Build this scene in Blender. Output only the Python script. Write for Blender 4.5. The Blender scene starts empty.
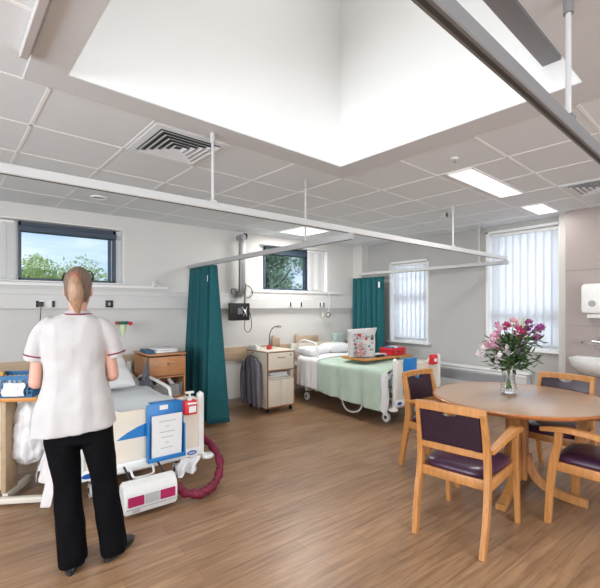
import bpy, bmesh, math, random
from math import sin, cos, pi, radians as R
from mathutils import Vector as V, Matrix, noise
random.seed(7)
S = bpy.context.scene
C = S.collection
# ------------------------------------------------------------------ camera
cam = bpy.data.cameras.new('camera'); co = bpy.data.objects.new('camera', cam); C.objects.link(co)
cam.sensor_width = 36; cam.sensor_fit = 'HORIZONTAL'
cam.lens = 36*408/600
cam.shift_y = 14/600
cam.clip_start = 0.05; cam.clip_end = 300
co.location = (0, 0, 1.45)
fw = V((0.617, 0.787, 0)).normalized()
co.rotation_euler = fw.to_track_quat('-Z', 'Y').to_euler()
S.camera = co
# ------------------------------------------------------------------ world / light / exposure
w = bpy.data.worlds.new('sky'); S.world = w; w.use_nodes = True
nt = w.node_tree; nt.nodes.clear()
def wn(t, **k):
    n = nt.nodes.new(t)
    for a, b in k.items(): setattr(n, a, b)
    return n
out = wn('ShaderNodeOutputWorld'); bg = wn('ShaderNodeBackground'); tc = wn('ShaderNodeTexCoord')
mp = wn('ShaderNodeMapping'); mp.inputs['Scale'].default_value = (2.0, 2.0, 9.0)
nz = wn('ShaderNodeTexNoise'); nz.inputs['Scale'].default_value = 1.7; nz.inputs['Detail'].default_value = 6
cr = wn('ShaderNodeValToRGB'); cr.color_ramp.elements[0].position = .45; cr.color_ramp.elements[1].position = .72
cr.color_ramp.elements[0].color = (.42, .56, .80, 1); cr.color_ramp.elements[1].color = (.86, .90, .95, 1)
L = nt.links.new
L(tc.outputs['Generated'], mp.inputs['Vector']); L(mp.outputs['Vector'], nz.inputs['Vector'])
L(nz.outputs['Fac'], cr.inputs['Fac']); L(cr.outputs['Color'], bg.inputs['Color']); L(bg.outputs[0], out.inputs[0])
bg.inputs['Strength'].default_value = .80
def area(name, loc, d, sx, sy, power, col=(1, 1, 1), spread=180):
    l = bpy.data.lights.new(name, 'AREA'); l.shape = 'RECTANGLE'; l.size = sx; l.size_y = sy
    l.energy = power; l.color = col; l.spread = R(spread)
    o = bpy.data.objects.new(name, l); C.objects.link(o); o.location = loc
    o.rotation_euler = V(d).to_track_quat('-Z', 'Y').to_euler(); return o
area('rooflight_daylight', (1.37, 1.54, 4.28), (0, 0, -1), 1.9, 1.5, 2.3, (.98, 1, .99))
area('rooflight_floor_fill', (1.37, 1.54, 4.27), (.12, .10, -1), 1.7, 1.4, 5, (.98, 1, .995), spread=95)  # extra narrow lamp added to brighten the floor, sparing the well walls
area('rear_ceiling_fill', (1.37, -1.75, 3.1), (0, 0, -1), 1.9, 1.9, 50, (.93, .97, 1))  # added fill lamp in an unseen second rooflight behind the camera
area('rear_fill', (1.4, -3.75, 1.55), (0, 1, 0), 4.6, 1.7, 75, (.95, .98, 1))  # added fill lamp brightening the room from behind the camera
area('side_fill', (-3.25, 1.0, 1.6), (1, 0, 0), 3.8, 1.6, 115, (.93, .97, 1))  # added fill lamp brightening the room from the unseen side wall
area('small_window_daylight', (6.35, 4.3, 1.6), (-1, 0, 0), 1.0, 1.6, 15, (1, 1, 1))
area('large_window_daylight', (6.35, 2.48, 1.7), (-1, 0, 0), 1.2, 1.9, 18, (1, 1, 1))
vs = S.view_settings
vs.view_transform = 'Standard'; vs.look = 'None'; vs.gamma = 1; vs.use_curve_mapping = False
vs.exposure = 0.95

# ------------------------------------------------------------------ materials
MATS = {}
def mat(name, col, rough=.5, metal=0, var=.0, vscale=20, bump=0, bscale=60, stretch=(1, 1, 1), emit=None, trans=0, alpha=1, spec=.5, col2=None, coat=0, sheen=0):
    if name in MATS: return MATS[name]
    m = bpy.data.materials.new(name); m.use_nodes = True; MATS[name] = m
    t = m.node_tree; b = t.nodes['Principled BSDF']; lk = t.links.new
    b.inputs['Roughness'].default_value = rough; b.inputs['Metallic'].default_value = metal
    b.inputs['Specular IOR Level'].default_value = spec
    b.inputs['Coat Weight'].default_value = coat; b.inputs['Sheen Weight'].default_value = sheen
    b.inputs['Transmission Weight'].default_value = trans; b.inputs['Alpha'].default_value = alpha
    tcn = t.nodes.new('ShaderNodeTexCoord'); mpn = t.nodes.new('ShaderNodeMapping'); mpn.inputs['Scale'].default_value = stretch
    lk(tcn.outputs['Object'], mpn.inputs['Vector'])
    n = t.nodes.new('ShaderNodeTexNoise'); n.inputs['Scale'].default_value = vscale; n.inputs['Detail'].default_value = 4
    lk(mpn.outputs[0], n.inputs['Vector'])
    r = t.nodes.new('ShaderNodeValToRGB'); lk(n.outputs['Fac'], r.inputs['Fac'])
    c2 = col2 if col2 else tuple(max(0, c*(1-var)) for c in col)
    c1 = col if col2 else tuple(min(1, c*(1+var*.6)) for c in col)
    r.color_ramp.elements[0].position = .3; r.color_ramp.elements[1].position = .7
    r.color_ramp.elements[0].color = (*c2, 1); r.color_ramp.elements[1].color = (*c1, 1)
    lk(r.outputs[0], b.inputs['Base Color'])
    if bump:
        n2 = t.nodes.new('ShaderNodeTexNoise'); n2.inputs['Scale'].default_value = bscale
        lk(mpn.outputs[0], n2.inputs['Vector'])
        bp = t.nodes.new('ShaderNodeBump'); bp.inputs['Strength'].default_value = bump; bp.inputs['Distance'].default_value = .01
        lk(n2.outputs['Fac'], bp.inputs['Height']); lk(bp.outputs[0], b.inputs['Normal'])
    if emit:
        b.inputs['Emission Color'].default_value = (*col, 1); b.inputs['Emission Strength'].default_value = emit
    return m
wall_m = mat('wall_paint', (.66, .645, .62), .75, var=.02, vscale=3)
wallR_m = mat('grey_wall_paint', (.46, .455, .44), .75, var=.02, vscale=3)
ips_m = mat('panel_laminate', (.36, .305, .285), .5, var=.02, vscale=3)
ceil_m = mat('ceiling_tile', (.74, .775, .80), .85, var=.03, vscale=160, bump=.06, bscale=300)
plast_m = mat('ceiling_plaster', (.63, .64, .655), .8, var=.02, vscale=4)
well_m = mat('well_paint', (.90, .915, .915), .8)
grid_m = mat('ceiling_grid', (.88, .88, .87), .4)
white_m = mat('white_paint', (.82, .82, .81), .4)
sat_m = mat('white_plastic', (.80, .80, .78), .35, var=.03)
cream_m = mat('cream_laminate', (.78, .71, .60), .4, var=.04, vscale=8)
pale_m = mat('pale_laminate', (.74, .68, .58), .4, var=.04, vscale=8)
beech_m = mat('beech_wood', (.50, .22, .065), .38, var=.2, vscale=9, stretch=(6, 6, .8), coat=.2)
beechedge_m = mat('beech_edge', (.40, .14, .04), .35, var=.15, vscale=9, stretch=(2, 2, 2), coat=.2)
tabtop_m = mat('table_laminate', (.44, .30, .21), .24, var=.06, vscale=60)
cabw_m = mat('cabinet_wood', (.52, .235, .10), .4, var=.2, vscale=8, stretch=(1, 1, 9))
railw_m = mat('wall_rail_wood', (.52, .38, .26), .45, var=.12, vscale=6, stretch=(1, 1, 12))
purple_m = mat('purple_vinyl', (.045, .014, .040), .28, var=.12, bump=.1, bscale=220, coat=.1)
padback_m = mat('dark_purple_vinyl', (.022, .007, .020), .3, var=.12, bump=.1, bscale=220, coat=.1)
teal_m = mat('teal_curtain_cloth', (.002, .10, .118), .8, var=.15, vscale=30, sheen=.1)
bluep_m = mat('blue_plastic', (.01, .19, .52), .35, var=.04)
cyanp_m = mat('basket_blue_plastic', (.005, .13, .30), .35, var=.05)
red_m = mat('red_plastic', (.65, .02, .03), .35)
maroon_m = mat('maroon_cloth', (.17, .004, .03), .6, var=.35, vscale=14, bump=.5, bscale=40)
maroonp_m = mat('maroon_print', (.42, .01, .10), .4)
black_m = mat('black_plastic', (.012, .012, .014), .4)
dgrey_m = mat('dark_grey_plastic', (.06, .06, .065), .45)
grey_m = mat('grey_metal', (.30, .30, .30), .4, metal=.3)
lgrey_m = mat('light_grey_metal', (.52, .52, .52), .4, metal=.2)
rail_m = mat('track_aluminium', (.56, .56, .56), .4, metal=.15)
railu_m = mat('track_dark_slot', (.05, .05, .05), .6)
frame_m = mat('window_frame_blue_grey', (.045, .07, .10), .4)
chrome_m = mat('chrome', (.8, .8, .8), .12, metal=1)
blk_m = mat('black_trouser_cloth', (.004, .004, .005), .9, var=.2, vscale=40, spec=.08)
tunic_m = mat('white_tunic_cloth', (.49, .47, .465), .85, var=.03, vscale=12, bump=.35, bscale=9)
skin_m = mat('skin', (.62, .33, .25), .5, var=.06, vscale=12)
hair_m = mat('fair_hair', (.17, .11, .078), .5, var=.45, vscale=14, stretch=(10, 10, .7))
tail_m = mat('ponytail_hair', (.34, .20, .12), .45, var=.35, vscale=14, stretch=(10, 10, .7))
sheet_m = mat('white_bed_sheet', (.78, .78, .79), .9, var=.03, vscale=9, bump=.5, bscale=12)
green_m = mat('pale_green_blanket', (.52, .65, .54), .9, var=.06, vscale=9, bump=.4, bscale=12)
gcloth_m = mat('pale_teal_fabric', (.42, .52, .50), .9, var=.06)
leaf_m = mat('bouquet_leaf', (.04, .095, .025), .5, var=.5, vscale=30)
paper_m = mat('paper', (.84, .84, .84), .8)
print_m = mat('grey_print', (.45, .45, .46), .8)
rub_m = mat('rubber', (.02, .02, .02), .7)
tree_m = mat('sun_tinted_leaves', (.80, .85, .36), .7, vscale=2.5, col2=(.42, .52, .18))  # no sun outside; sunlight is put into the bright leaf colour
treed_m = mat('sun_tinted_dense_leaves', (.75, .85, .62), .6, vscale=3.5, col2=(.20, .32, .16))  # leaf colour also brightened in place of sunlight
bark_m = mat('bark', (.12, .09, .06), .9, var=.3)
grass_m = mat('lawn_grass', (.10, .17, .05), .9, var=.3)
ctrl_m = mat('dusty_grey_cloth', (.17, .17, .20), .9, var=.4, vscale=25)
shirt_m = mat('striped_shirt_cloth', (.27, .25, .29), .9, vscale=22, stretch=(1, 9, .15), col2=(.10, .09, .12))
pattern_m = mat('printed_paper_bag', (.72, .70, .68), .6, vscale=26, col2=(.60, .58, .58))
bag_m = mat('translucent_white_bag', (.80, .79, .80), .35, var=.05, vscale=20, bump=.6, bscale=25)
panel_m = mat('lit_diffuser', (1, 1, 1), .5, emit=.5)
glass_m = mat('clear_glass', (.95, .97, .97), .03, trans=1)
def blind_mat():
    m = bpy.data.materials.new('blind_fabric'); m.use_nodes = True; t = m.node_tree; t.nodes.clear(); lk = t.links.new
    o = t.nodes.new('ShaderNodeOutputMaterial'); d = t.nodes.new('ShaderNodeBsdfDiffuse'); tr = t.nodes.new('ShaderNodeBsdfTranslucent'); tp = t.nodes.new('ShaderNodeBsdfTransparent')
    d.inputs[0].default_value = (.78, .79, .82, 1); tr.inputs[0].default_value = (.70, .72, .76, 1); tp.inputs[0].default_value = (1, 1, 1, 1)
    a = t.nodes.new('ShaderNodeMixShader'); b = t.nodes.new('ShaderNodeMixShader'); a.inputs[0].default_value = .55; b.inputs[0].default_value = .10
    lk(d.outputs[0], a.inputs[1]); lk(tr.outputs[0], a.inputs[2]); lk(a.outputs[0], b.inputs[1]); lk(tp.outputs[0], b.inputs[2]); lk(b.outputs[0], o.inputs[0])
    return m
blind_m = blind_mat()
def pane_mat():
    m = bpy.data.materials.new('window_glass'); m.use_nodes = True; t = m.node_tree; t.nodes.clear(); lk = t.links.new
    o = t.nodes.new('ShaderNodeOutputMaterial'); g = t.nodes.new('ShaderNodeBsdfGlossy'); tp = t.nodes.new('ShaderNodeBsdfTransparent'); f = t.nodes.new('ShaderNodeFresnel'); mx = t.nodes.new('ShaderNodeMixShader')
    g.inputs['Roughness'].default_value = .02; tp.inputs[0].default_value = (.93, .96, .96, 1); f.inputs[0].default_value = 1.3
    lk(f.outputs[0], mx.inputs[0]); lk(tp.outputs[0], mx.inputs[1]); lk(g.outputs[0], mx.inputs[2]); lk(mx.outputs[0], o.inputs[0]); return m
pane_m = pane_mat()
def floor_mat():
    m = bpy.data.materials.new('vinyl_plank_floor'); m.use_nodes = True; t = m.node_tree; b = t.nodes['Principled BSDF']; lk = t.links.new
    tcn = t.nodes.new('ShaderNodeTexCoord')
    br = t.nodes.new('ShaderNodeTexBrick'); br.offset = .37
    for k, v_ in (('Scale', 1), ('Mortar Size', .0022), ('Mortar Smooth', .3), ('Brick Width', .95), ('Row Height', .135), ('Bias', 0)): br.inputs[k].default_value = v_
    br.inputs['Color1'].default_value = (.42, .25, .140, 1); br.inputs['Color2'].default_value = (.33, .19, .104, 1); br.inputs['Mortar'].default_value = (.27, .155, .09, 1)
    lk(tcn.outputs['Object'], br.inputs['Vector'])
    mpn = t.nodes.new('ShaderNodeMapping'); mpn.inputs['Scale'].default_value = (1.2, 14, 1); lk(tcn.outputs['Object'], mpn.inputs[0])
    n = t.nodes.new('ShaderNodeTexNoise'); n.inputs['Scale'].default_value = 2.2; n.inputs['Detail'].default_value = 6; n.inputs['Distortion'].default_value = .8; lk(mpn.outputs[0], n.inputs[0])
    r = t.nodes.new('ShaderNodeValToRGB'); r.color_ramp.elements[0].position = .3; r.color_ramp.elements[1].position = .72
    r.color_ramp.elements[0].color = (.48, .44, .42, 1); r.color_ramp.elements[1].color = (1.0, 1.0, 1.0, 1); lk(n.outputs['Fac'], r.inputs[0])
    mx = t.nodes.new('ShaderNodeMix'); mx.data_type = 'RGBA'; mx.blend_type = 'MULTIPLY'; mx.inputs[0].default_value = .85
    lk(br.outputs['Color'], mx.inputs[6]); lk(r.outputs[0], mx.inputs[7]); lk(mx.outputs[2], b.inputs['Base Color'])
    b.inputs['Roughness'].default_value = .34; b.inputs['Specular IOR Level'].default_value = .5
    return m
floor_m = floor_mat()

# ------------------------------------------------------------------ helpers
def BM(): return bmesh.new()
def box(bm, x0, x1, y0, y1, z0, z1, bev=0, seg=2, M=None):
    r = bmesh.ops.create_cube(bm, size=1, matrix=Matrix.Translation(((x0+x1)/2, (y0+y1)/2, (z0+z1)/2)) @ Matrix.Diagonal((abs(x1-x0), abs(y1-y0), abs(z1-z0), 1)))
    vs_ = r['verts']
    if bev:
        es = list({e for v in vs_ for e in v.link_edges})
        rb = bmesh.ops.bevel(bm, geom=es, offset=min(bev, .49*min(abs(x1-x0), abs(y1-y0), abs(z1-z0))), segments=seg, profile=.5, affect='EDGES')
        vs_ = [v for v in rb['verts']]
        if M is not None:
            done = set(); st = list(vs_)
            while st:
                v = st.pop()
                if v in done: continue
                done.add(v); st += [e.other_vert(v) for e in v.link_edges]
            vs_ = list(done)
    if M is not None: bmesh.ops.transform(bm, matrix=M, verts=vs_)
def loft(bm, rings, cap=True, closed=False):
    rs = [[bm.verts.new(p) for p in r] for r in rings]; n = len(rs[0])
    pairs = list(zip(rs, rs[1:])) + ([(rs[-1], rs[0])] if closed else [])
    for a, b in pairs:
        for i in range(n):
            bm.faces.new((a[i], a[(i+1) % n], b[(i+1) % n], b[i]))
    if cap and not closed:
        bm.faces.new(rs[0][::-1]); bm.faces.new(rs[-1])
def tube(bm, pts, r, n=10, closed=False, sq=None, smooth_pts=0, up0=None):
    pts = [V(p) for p in pts]
    rad = list(r) if isinstance(r, (list, tuple)) else [r]*len(pts)
    for _ in range(smooth_pts):
        q = []; qr = []
        m = len(pts)
        rng = range(m if closed else m-1)
        if not closed: q.append(pts[0]); qr.append(rad[0])
        for i in rng:
            a, b = pts[i], pts[(i+1) % m]; ra, rb = rad[i], rad[(i+1) % m]
            q += [a*.75+b*.25, a*.25+b*.75]; qr += [ra*.75+rb*.25, ra*.25+rb*.75]
        if not closed: q.append(pts[-1]); qr.append(rad[-1])
        pts, rad = q, qr
    rings = []; m = len(pts); up = V(up0) if up0 else None
    for i, p in enumerate(pts):
        if closed: d = (pts[(i+1) % m]-pts[i-1])
        else: d = pts[min(i+1, m-1)]-pts[max(i-1, 0)]
        d.normalize()
        if up is None: up = V((0, 0, 1)) if abs(d.z) < .9 else V((1, 0, 0))
        s = d.cross(up)
        if s.length < 1e-4: s = d.cross(V((0, 1, 0)))
        s.normalize(); u = s.cross(d).normalized(); up = u
        if sq:   # rectangular section (w, h)
            a, b = sq[0]/2*rad[i], sq[1]/2*rad[i]; e = .82
            sec = [(a, b*e), (a*e, b), (-a*e, b), (-a, b*e), (-a, -b*e), (-a*e, -b), (a*e, -b), (a, -b*e)]
            rings.append([p+s*x+u*y for x, y in sec])
        else:
            rings.append([p+s*cos(2*pi*k/n)*rad[i]+u*sin(2*pi*k/n)*rad[i] for k in range(n)])
    loft(bm, rings, closed=closed)
def lathe(bm, prof, c=(0, 0, 0), n=24, cap=True, sx=1, sy=1):
    loft(bm, [[(c[0]+r*cos(2*pi*k/n)*sx, c[1]+r*sin(2*pi*k/n)*sy, c[2]+z) for k in range(n)] for r, z in prof], cap=cap)
def prism(bm, poly, t, M=None):
    """poly in local xz, thickness t along y"""
    a = [bm.verts.new((x, 0, z)) for x, z in poly]; b = [bm.verts.new((x, t, z)) for x, z in poly]
    n = len(a); fs = [bm.faces.new(a), bm.faces.new(b[::-1])]
    for i in range(n): fs.append(bm.faces.new((a[i], b[i], b[(i+1) % n], a[(i+1) % n])))
    if M is not None: bmesh.ops.transform(bm, matrix=M, verts=a+b)
def sphere(bm, c, r, sx=1, sy=1, sz=1, seg=12, M=None):
    m = Matrix.Translation(c) @ (M if M else Matrix()) @ Matrix.Diagonal((sx*r, sy*r, sz*r, 1))
    bmesh.ops.create_uvsphere(bm, u_segments=seg, v_segments=max(6, seg*2//3), radius=1, matrix=m)
def obj(name, bm, m, parent=None, smooth=False, loc=None, rz=0, mods=()):
    bmesh.ops.recalc_face_normals(bm, faces=bm.faces)
    me = bpy.data.meshes.new(name); bm.to_mesh(me); bm.free(); me.materials.append(m)
    if smooth:
        for p in me.polygons: p.use_smooth = True
        try: me.set_sharp_from_angle(angle=R(smooth if smooth is not True else 40))
        except Exception: pass
    o = bpy.data.objects.new(name, me); C.objects.link(o)
    if parent: o.parent = parent
    if loc: o.location = loc
    o.rotation_euler.z = rz
    for t_, kw in mods:
        md = o.modifiers.new(t_.lower(), t_)
        for k, v_ in kw.items(): setattr(md, k, v_)
    return o
def one(name, f, m, parent=None, **k):
    bm = BM(); f(bm); return obj(name, bm, m, parent, **k)
def bx(name, a, m, parent=None, bev=0, **k):
    bm = BM(); box(bm, *a, bev=bev); return obj(name, bm, m, parent, smooth=30 if bev else False, **k)
def tag(o, label, cat, group=None, kind=None):
    o['label'] = label; o['category'] = cat
    if group: o['group'] = group
    if kind: o['kind'] = kind
    return o
def thing(name, label, cat, loc=(0, 0, 0), rz=0, group=None):
    o = bpy.data.objects.new(name, None); C.objects.link(o); o.location = loc; o.rotation_euler = (0, 0, rz); o.empty_display_size = .1
    return tag(o, label, cat, group)
def struct(o): o['kind'] = 'structure'; return o
def dup(root, loc, rz, label, group=None):
    r = root.copy(); C.objects.link(r); r.location = loc; r.rotation_euler = (0, 0, rz); r['label'] = label
    if group: r['group'] = group
    def rec(a, b):
        for ch in list(a.children):
            if ch == b: continue
            c = ch.copy(); C.objects.link(c); c.parent = b; rec(ch, c)
    rec(root, r); return r
def cells(bm, plane, pos, th, a0, a1, z0, z1, holes):
    """wall slab with rectangular holes; plane 'Y' = wall along X at y=pos..pos+th"""
    A = sorted({a0, a1, *[h[0] for h in holes], *[h[1] for h in holes]}); Z = sorted({z0, z1, *[h[2] for h in holes], *[h[3] for h in holes]})
    for i in range(len(A)-1):
        for j in range(len(Z)-1):
            ca, cz = (A[i]+A[i+1])/2, (Z[j]+Z[j+1])/2
            if any(h[0] < ca < h[1] and h[2] < cz < h[3] for h in holes): continue
            if plane == 'Y': box(bm, A[i], A[i+1], pos, pos+th, Z[j], Z[j+1])
            elif plane == 'X': box(bm, pos, pos+th, A[i], A[i+1], Z[j], Z[j+1])
            else: box(bm, A[i], A[i+1], Z[j], Z[j+1], pos, pos+th)

# ------------------------------------------------------------------ room shell
WX, WY, H = 5.70, 5.42, 2.60
X0, Y0 = -3.0, -3.5
struct(bx('floor', (X0-.2, WX+.3, Y0-.2, WY+.3, -.08, 0), floor_m))
W1 = (-.40, 1.43, 1.745, 2.44); W2 = (3.42, 4.87, 1.73, 2.47)
RW1 = (3.90, 4.70, .87, 2.25); RW2 = (1.99, 2.95, .89, 2.53)
struct(one('wall_left', lambda b: cells(b, 'Y', WY, .28, X0-.2, WX+.3, 0, 2.75, [W1, W2]), wall_m))
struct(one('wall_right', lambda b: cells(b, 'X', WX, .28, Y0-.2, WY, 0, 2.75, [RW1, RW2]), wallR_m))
RB = (-.9, 3.7, .7, 2.4); LB = (-.9, 2.9, .8, 2.4)  # unseen openings added to let the rear and side fill lamps in
struct(one('wall_back', lambda b: cells(b, 'Y', Y0-.2, .2, X0-.2, WX, 0, 2.75, [RB]), wall_m))
struct(one('wall_near', lambda b: cells(b, 'X', X0-.2, .2, Y0, WY, 0, 2.75, [LB]), wall_m))
# corner pipe boxing and washbasin panel wall
struct(bx('trim_1', (5.52, WX, 5.20, WY, 0, H), wall_m))
one_ = one('wall_panel', lambda b: [box(b, 5.52, WX, -1.2, 1.885, 0, H)], ips_m); struct(one_)
def joints(b):
    for z_ in (1.895, 1.24): box(b, 5.516, 5.521, -1.2, 1.885, z_-.002, z_+.002)
    for y_ in (.7,): box(b, 5.516, 5.521, y_-.002, y_+.002, 0, H)
one('panel_joint', joints, mat('panel_joint_dark', (.25, .215, .20), .6), one_)  # darker joint lines between the wall panels
struct(bx('trim_2', (5.60, WX, 1.885, 1.985, 0, H), mat('pale_reveal_paint', (.62, .60, .57), .7)))
# ceiling with rooflight opening
SK = (.34, 2.305, .69, 2.355); SK2 = (.34, 2.305, -2.7, -.8)
CA = R(3.5); CR = Matrix.Translation((1.5, 2.3, 0)) @ Matrix.Rotation(CA, 4, 'Z') @ Matrix.Translation((-1.5, -2.3, 0))
def CP(x, y): q = CR @ V((x, y, 0)); return q.x, q.y
cl = struct(one('ceiling', lambda b: cells(b, 'Z', H, .05, X0-.8, WX+.8, Y0-.8, WY+.5, [SK, SK2]), ceil_m)); cl.matrix_world = CR
def grid(b):
    gx = [.30+.562*k for k in range(-6, 11)]; gy = [2.55+.59*k for k in range(-10, 5)]
    t = .009; z0, z1 = H-.0025, H+.006
    for x in gx:
        if x < .2 or x > 2.5: box(b, x-t, x+t, Y0, WY+.2, z0, z1)
        else: box(b, x-t, x+t, 2.55, WY+.2, z0, z1)
    for y in gy:
        if y > 2.5: box(b, X0, WX+.1, y-t, y+t, z0, z1)
        else:
            box(b, X0, .18, y-t, y+t, z0, z1); box(b, 2.54, WX+.1, y-t, y+t, z0, z1)
one('ceiling_grid', grid, grid_m, cl)
def plaster(b):
    for a in ((.18, SK[0], -3.2, 2.545), (SK[1], 2.54, -3.2, 2.545), (SK[0], SK[1], SK[3], 2.545), (SK[0], SK[1], SK2[3], SK[2])):
        box(b, *a, H-.006, H+.02)
one('plaster_border', plaster, plast_m, cl)
def well(b, s, top):
    x0, x1, y0, y1 = s; x0 += .004; y0 += .004; x1 -= .004; y1 -= .004; t = .05
    for a in ((x0-t, x0, y0-t, y1+t), (x1, x1+t, y0-t, y1+t), (x0, x1, y0-t, y0), (x0, x1, y1, y1+t)): box(b, *a, H-.002, top)
one('rooflight_well', lambda b: well(b, SK, 4.35), well_m, cl)
one('rooflight_well', lambda b: well(b, SK2, 3.2), well_m, cl)  # unseen rear well added to hold the rear ceiling fill lamp
one('rooflight_sky_block', lambda b: (box(b, SK[0]-.05, SK[1]+.05, SK[2]-.05, SK[3]+.05, 4.352, 4.38), box(b, SK2[0]-.05, SK2[1]+.05, SK2[2]-.05, SK2[3]+.05, 3.202, 3.23)), white_m, cl)  # unseen opaque slabs added to keep blue sky out of the wells
# trims
def along(b, ps): [box(b, *p) for p in ps]
struct(bx('baseboard_left', (X0, WX, 5.40, WY, 0, .10), mat('skirting_vinyl', (.30, .24, .20), .5)))
struct(bx('baseboard_right', (5.68, WX, 1.99, 5.2, 0, .10), mat('skirting_vinyl', (.3, .24, .2), .5)))
t3 = struct(bx('trim_3', (X0, 5.5, 5.395, WY, .665, .865), railw_m, bev=.004))
t4 = struct(one('trim_4', lambda b: (box(b, X0, 5.5, 5.36, WY, 1.44, 1.60, bev=.006), box(b, X0, 5.5, 5.375, WY, 1.60, 1.665, bev=.006)), mat('trunking_plastic', (.66, .655, .64), .45)))
struct(one('trim_5', lambda b: (box(b, X0, 1.98, 5.39, WY, 1.70, 1.735, bev=.004), box(b, 3.3, 5.2, 5.39, WY, 1.70, 1.73, bev=.004)), white_m))
# timber bed buffers behind the second bed
for xa in (3.76, 4.62):
    pass

# ------------------------------------------------------------------ windows in the left wall
def blindstack(name, x0, x1, y, z0, z1, n, label, group=None):
    t = thing(name, label, 'blind', ((x0+x1)/2, y, z0))
    def f(b):
        for i in range(n):
            x = -(x1-x0)/2 + (i+.5)*(x1-x0)/n; a = R((12 if n < 7 else 22) + 8*sin(i*2.1))
            M_ = Matrix.Translation((x, 0, 0)) @ Matrix.Rotation(a, 4, 'Z')
            box(b, -.046, .046, -.0008, .0008, .01, z1-z0-.03, M=M_, bev=0)
    one('slats', f, blind_m if n > 12 else mat('white_blind_cloth', (.8, .8, .8), .8), t)
    bx('headrail', (-(x1-x0)/2, (x1-x0)/2, -.02, .02, z1-z0-.03, z1-z0), white_m, t, bev=.003)
    return t
def left_window(n, hole, fx0, fx1, fz0, fz1, topbar):
    y = 5.60
    w_ = struct(one(f'window_{n}', lambda b: (
        box(b, hole[0], hole[0]+.012, WY+.001, y, hole[2], hole[3]), box(b, hole[1]-.012, hole[1], WY+.001, y, hole[2], hole[3]),
        box(b, hole[0], hole[1], WY+.001, y, hole[3]-.012, hole[3]), box(b, hole[0]+.012, hole[1]-.012, 5.385, y, hole[2], hole[2]+.012)), white_m))
    def fr(b):
        t = .028
        box(b, fx0, fx0+t, y-.05, y+.03, fz0, fz1, bev=.004); box(b, fx1-t*1.3, fx1, y-.05, y+.03, fz0, fz1, bev=.004)
        box(b, fx0, fx1, y-.05, y+.03, fz0, fz0+t*1.1, bev=.004); box(b, fx0, fx1, y-.05, y+.03, fz1-topbar*.5, fz1, bev=.004)
        box(b, fx0, fx1, y-.09, y+.03, fz1-topbar, fz1-topbar*.45, bev=.008)
        # inner sash
        box(b, fx1-t*3, fx1-t*1.8, y-.02, y+.02, fz0+t, fz1-topbar, bev=.003)
    one('window_frame', fr, frame_m, w_)
    bx('window_pane', (fx0+.02, fx1-.03, y-.004, y+.002, fz0+.02, fz1-.03), pane_m, w_)
    def sd(b):
        box(b, hole[0], fx0+.002, y-.01, y+.03, hole[2], hole[3])
        box(b, fx1-.002, hole[1], y-.01, y+.03, hole[2], hole[3]); box(b, fx0, fx1, y-.01, y+.03, fz1-.002, hole[3]); box(b, fx0, fx1, y-.01, y+.03, hole[2], fz0+.002)
    one('window_lining', sd, white_m, w_)
    return w_
left_window(1, W1, .338, 1.365, 1.762, 2.43, .115)
left_window(2, W2, 3.62, 4.545, 1.745, 2.45, .12)
blindstack('vertical_blind', -.38, .30, 5.52, 1.76, 2.42, 11, 'white vertical blind stacked at the left end of the window above the nurse')
blindstack('vertical_blind', 4.47, 4.83, 5.49, 1.75, 2.45, 5, 'white vertical blind drawn aside at the small window over the green-covered bed')

# ------------------------------------------------------------------ windows in the right wall
def right_window(n, hole, mid):
    y0, y1, z0, z1 = hole
    w_ = struct(one(f'window_{n}', lambda b: (
        box(b, 5.685, WX+.2, y0, y0+.03, z0, z1), box(b, 5.685, WX+.2, y1-.03, y1, z0, z1), box(b, 5.685, WX+.2, y0, y1, z1-.03, z1),
        box(b, 5.64, WX+.2, y0-.03, y1+.03, z0-.012, z0+.018, bev=.004)), white_m))
    def fr(b):
        x0, x1 = WX+.19, WX+.25
        box(b, x0, x1, y0+.03, y0+.085, z0, z1); box(b, x0, x1, y1-.085, y1-.03, z0, z1)
        box(b, x0, x1, y0, y1, z0, z0+.07); box(b, x0, x1, y0, y1, z1-.08, z1)
        box(b, x0-.02, x1, y0, y1, mid-.05, mid+.05)
    one('window_frame', fr, white_m, w_)
    bx('window_pane', (WX+.215, WX+.221, y0+.05, y1-.05, z0+.04, z1-.04), pane_m, w_)
right_window(3, RW1, 1.62); right_window(4, RW2, 1.33)
def vblind(y0, y1, z0, z1, label):
    t = thing('vertical_blind', label, 'blind', (5.79, (y0+y1)/2, z0))
    wd = y1-y0; n = max(5, round(wd/.094))
    def f(b):
        for i in range(n):
            y = -wd/2+(i+.5)*wd/n; M_ = Matrix.Translation((0, y, 0)) @ Matrix.Rotation(R(16), 4, 'Z')
            box(b, -.0008, .0008, -.057, .057, .02, z1-z0-.04, M=M_)
    one('slats', f, blind_m, t)
    bx('headrail', (-.022, .022, -wd/2, wd/2, z1-z0-.04, z1-z0), white_m, t, bev=.003)
    def ch(b):
        for s_ in (-.03, .03): tube(b, [(s_, -wd/2, .035), (s_, wd/2, .035)], .002, n=5)
        for i in range(n):
            y = -wd/2+(i+.5)*wd/n; M_ = Matrix.Translation((0, y, 0)) @ Matrix.Rotation(R(16), 4, 'Z'); box(b, -.003, .003, -.042, .042, .012, .045, M=M_)
    one('bottom_weights', ch, mat('weight_grey', (.5, .52, .56), .5), t)
vblind(3.945, 4.655, .895, 2.215, 'white vertical blind closed over the narrower window beside the teal corner curtain')
vblind(2.035, 2.905, .915, 2.495, 'white vertical blind closed over the tall window behind the flowers')

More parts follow.
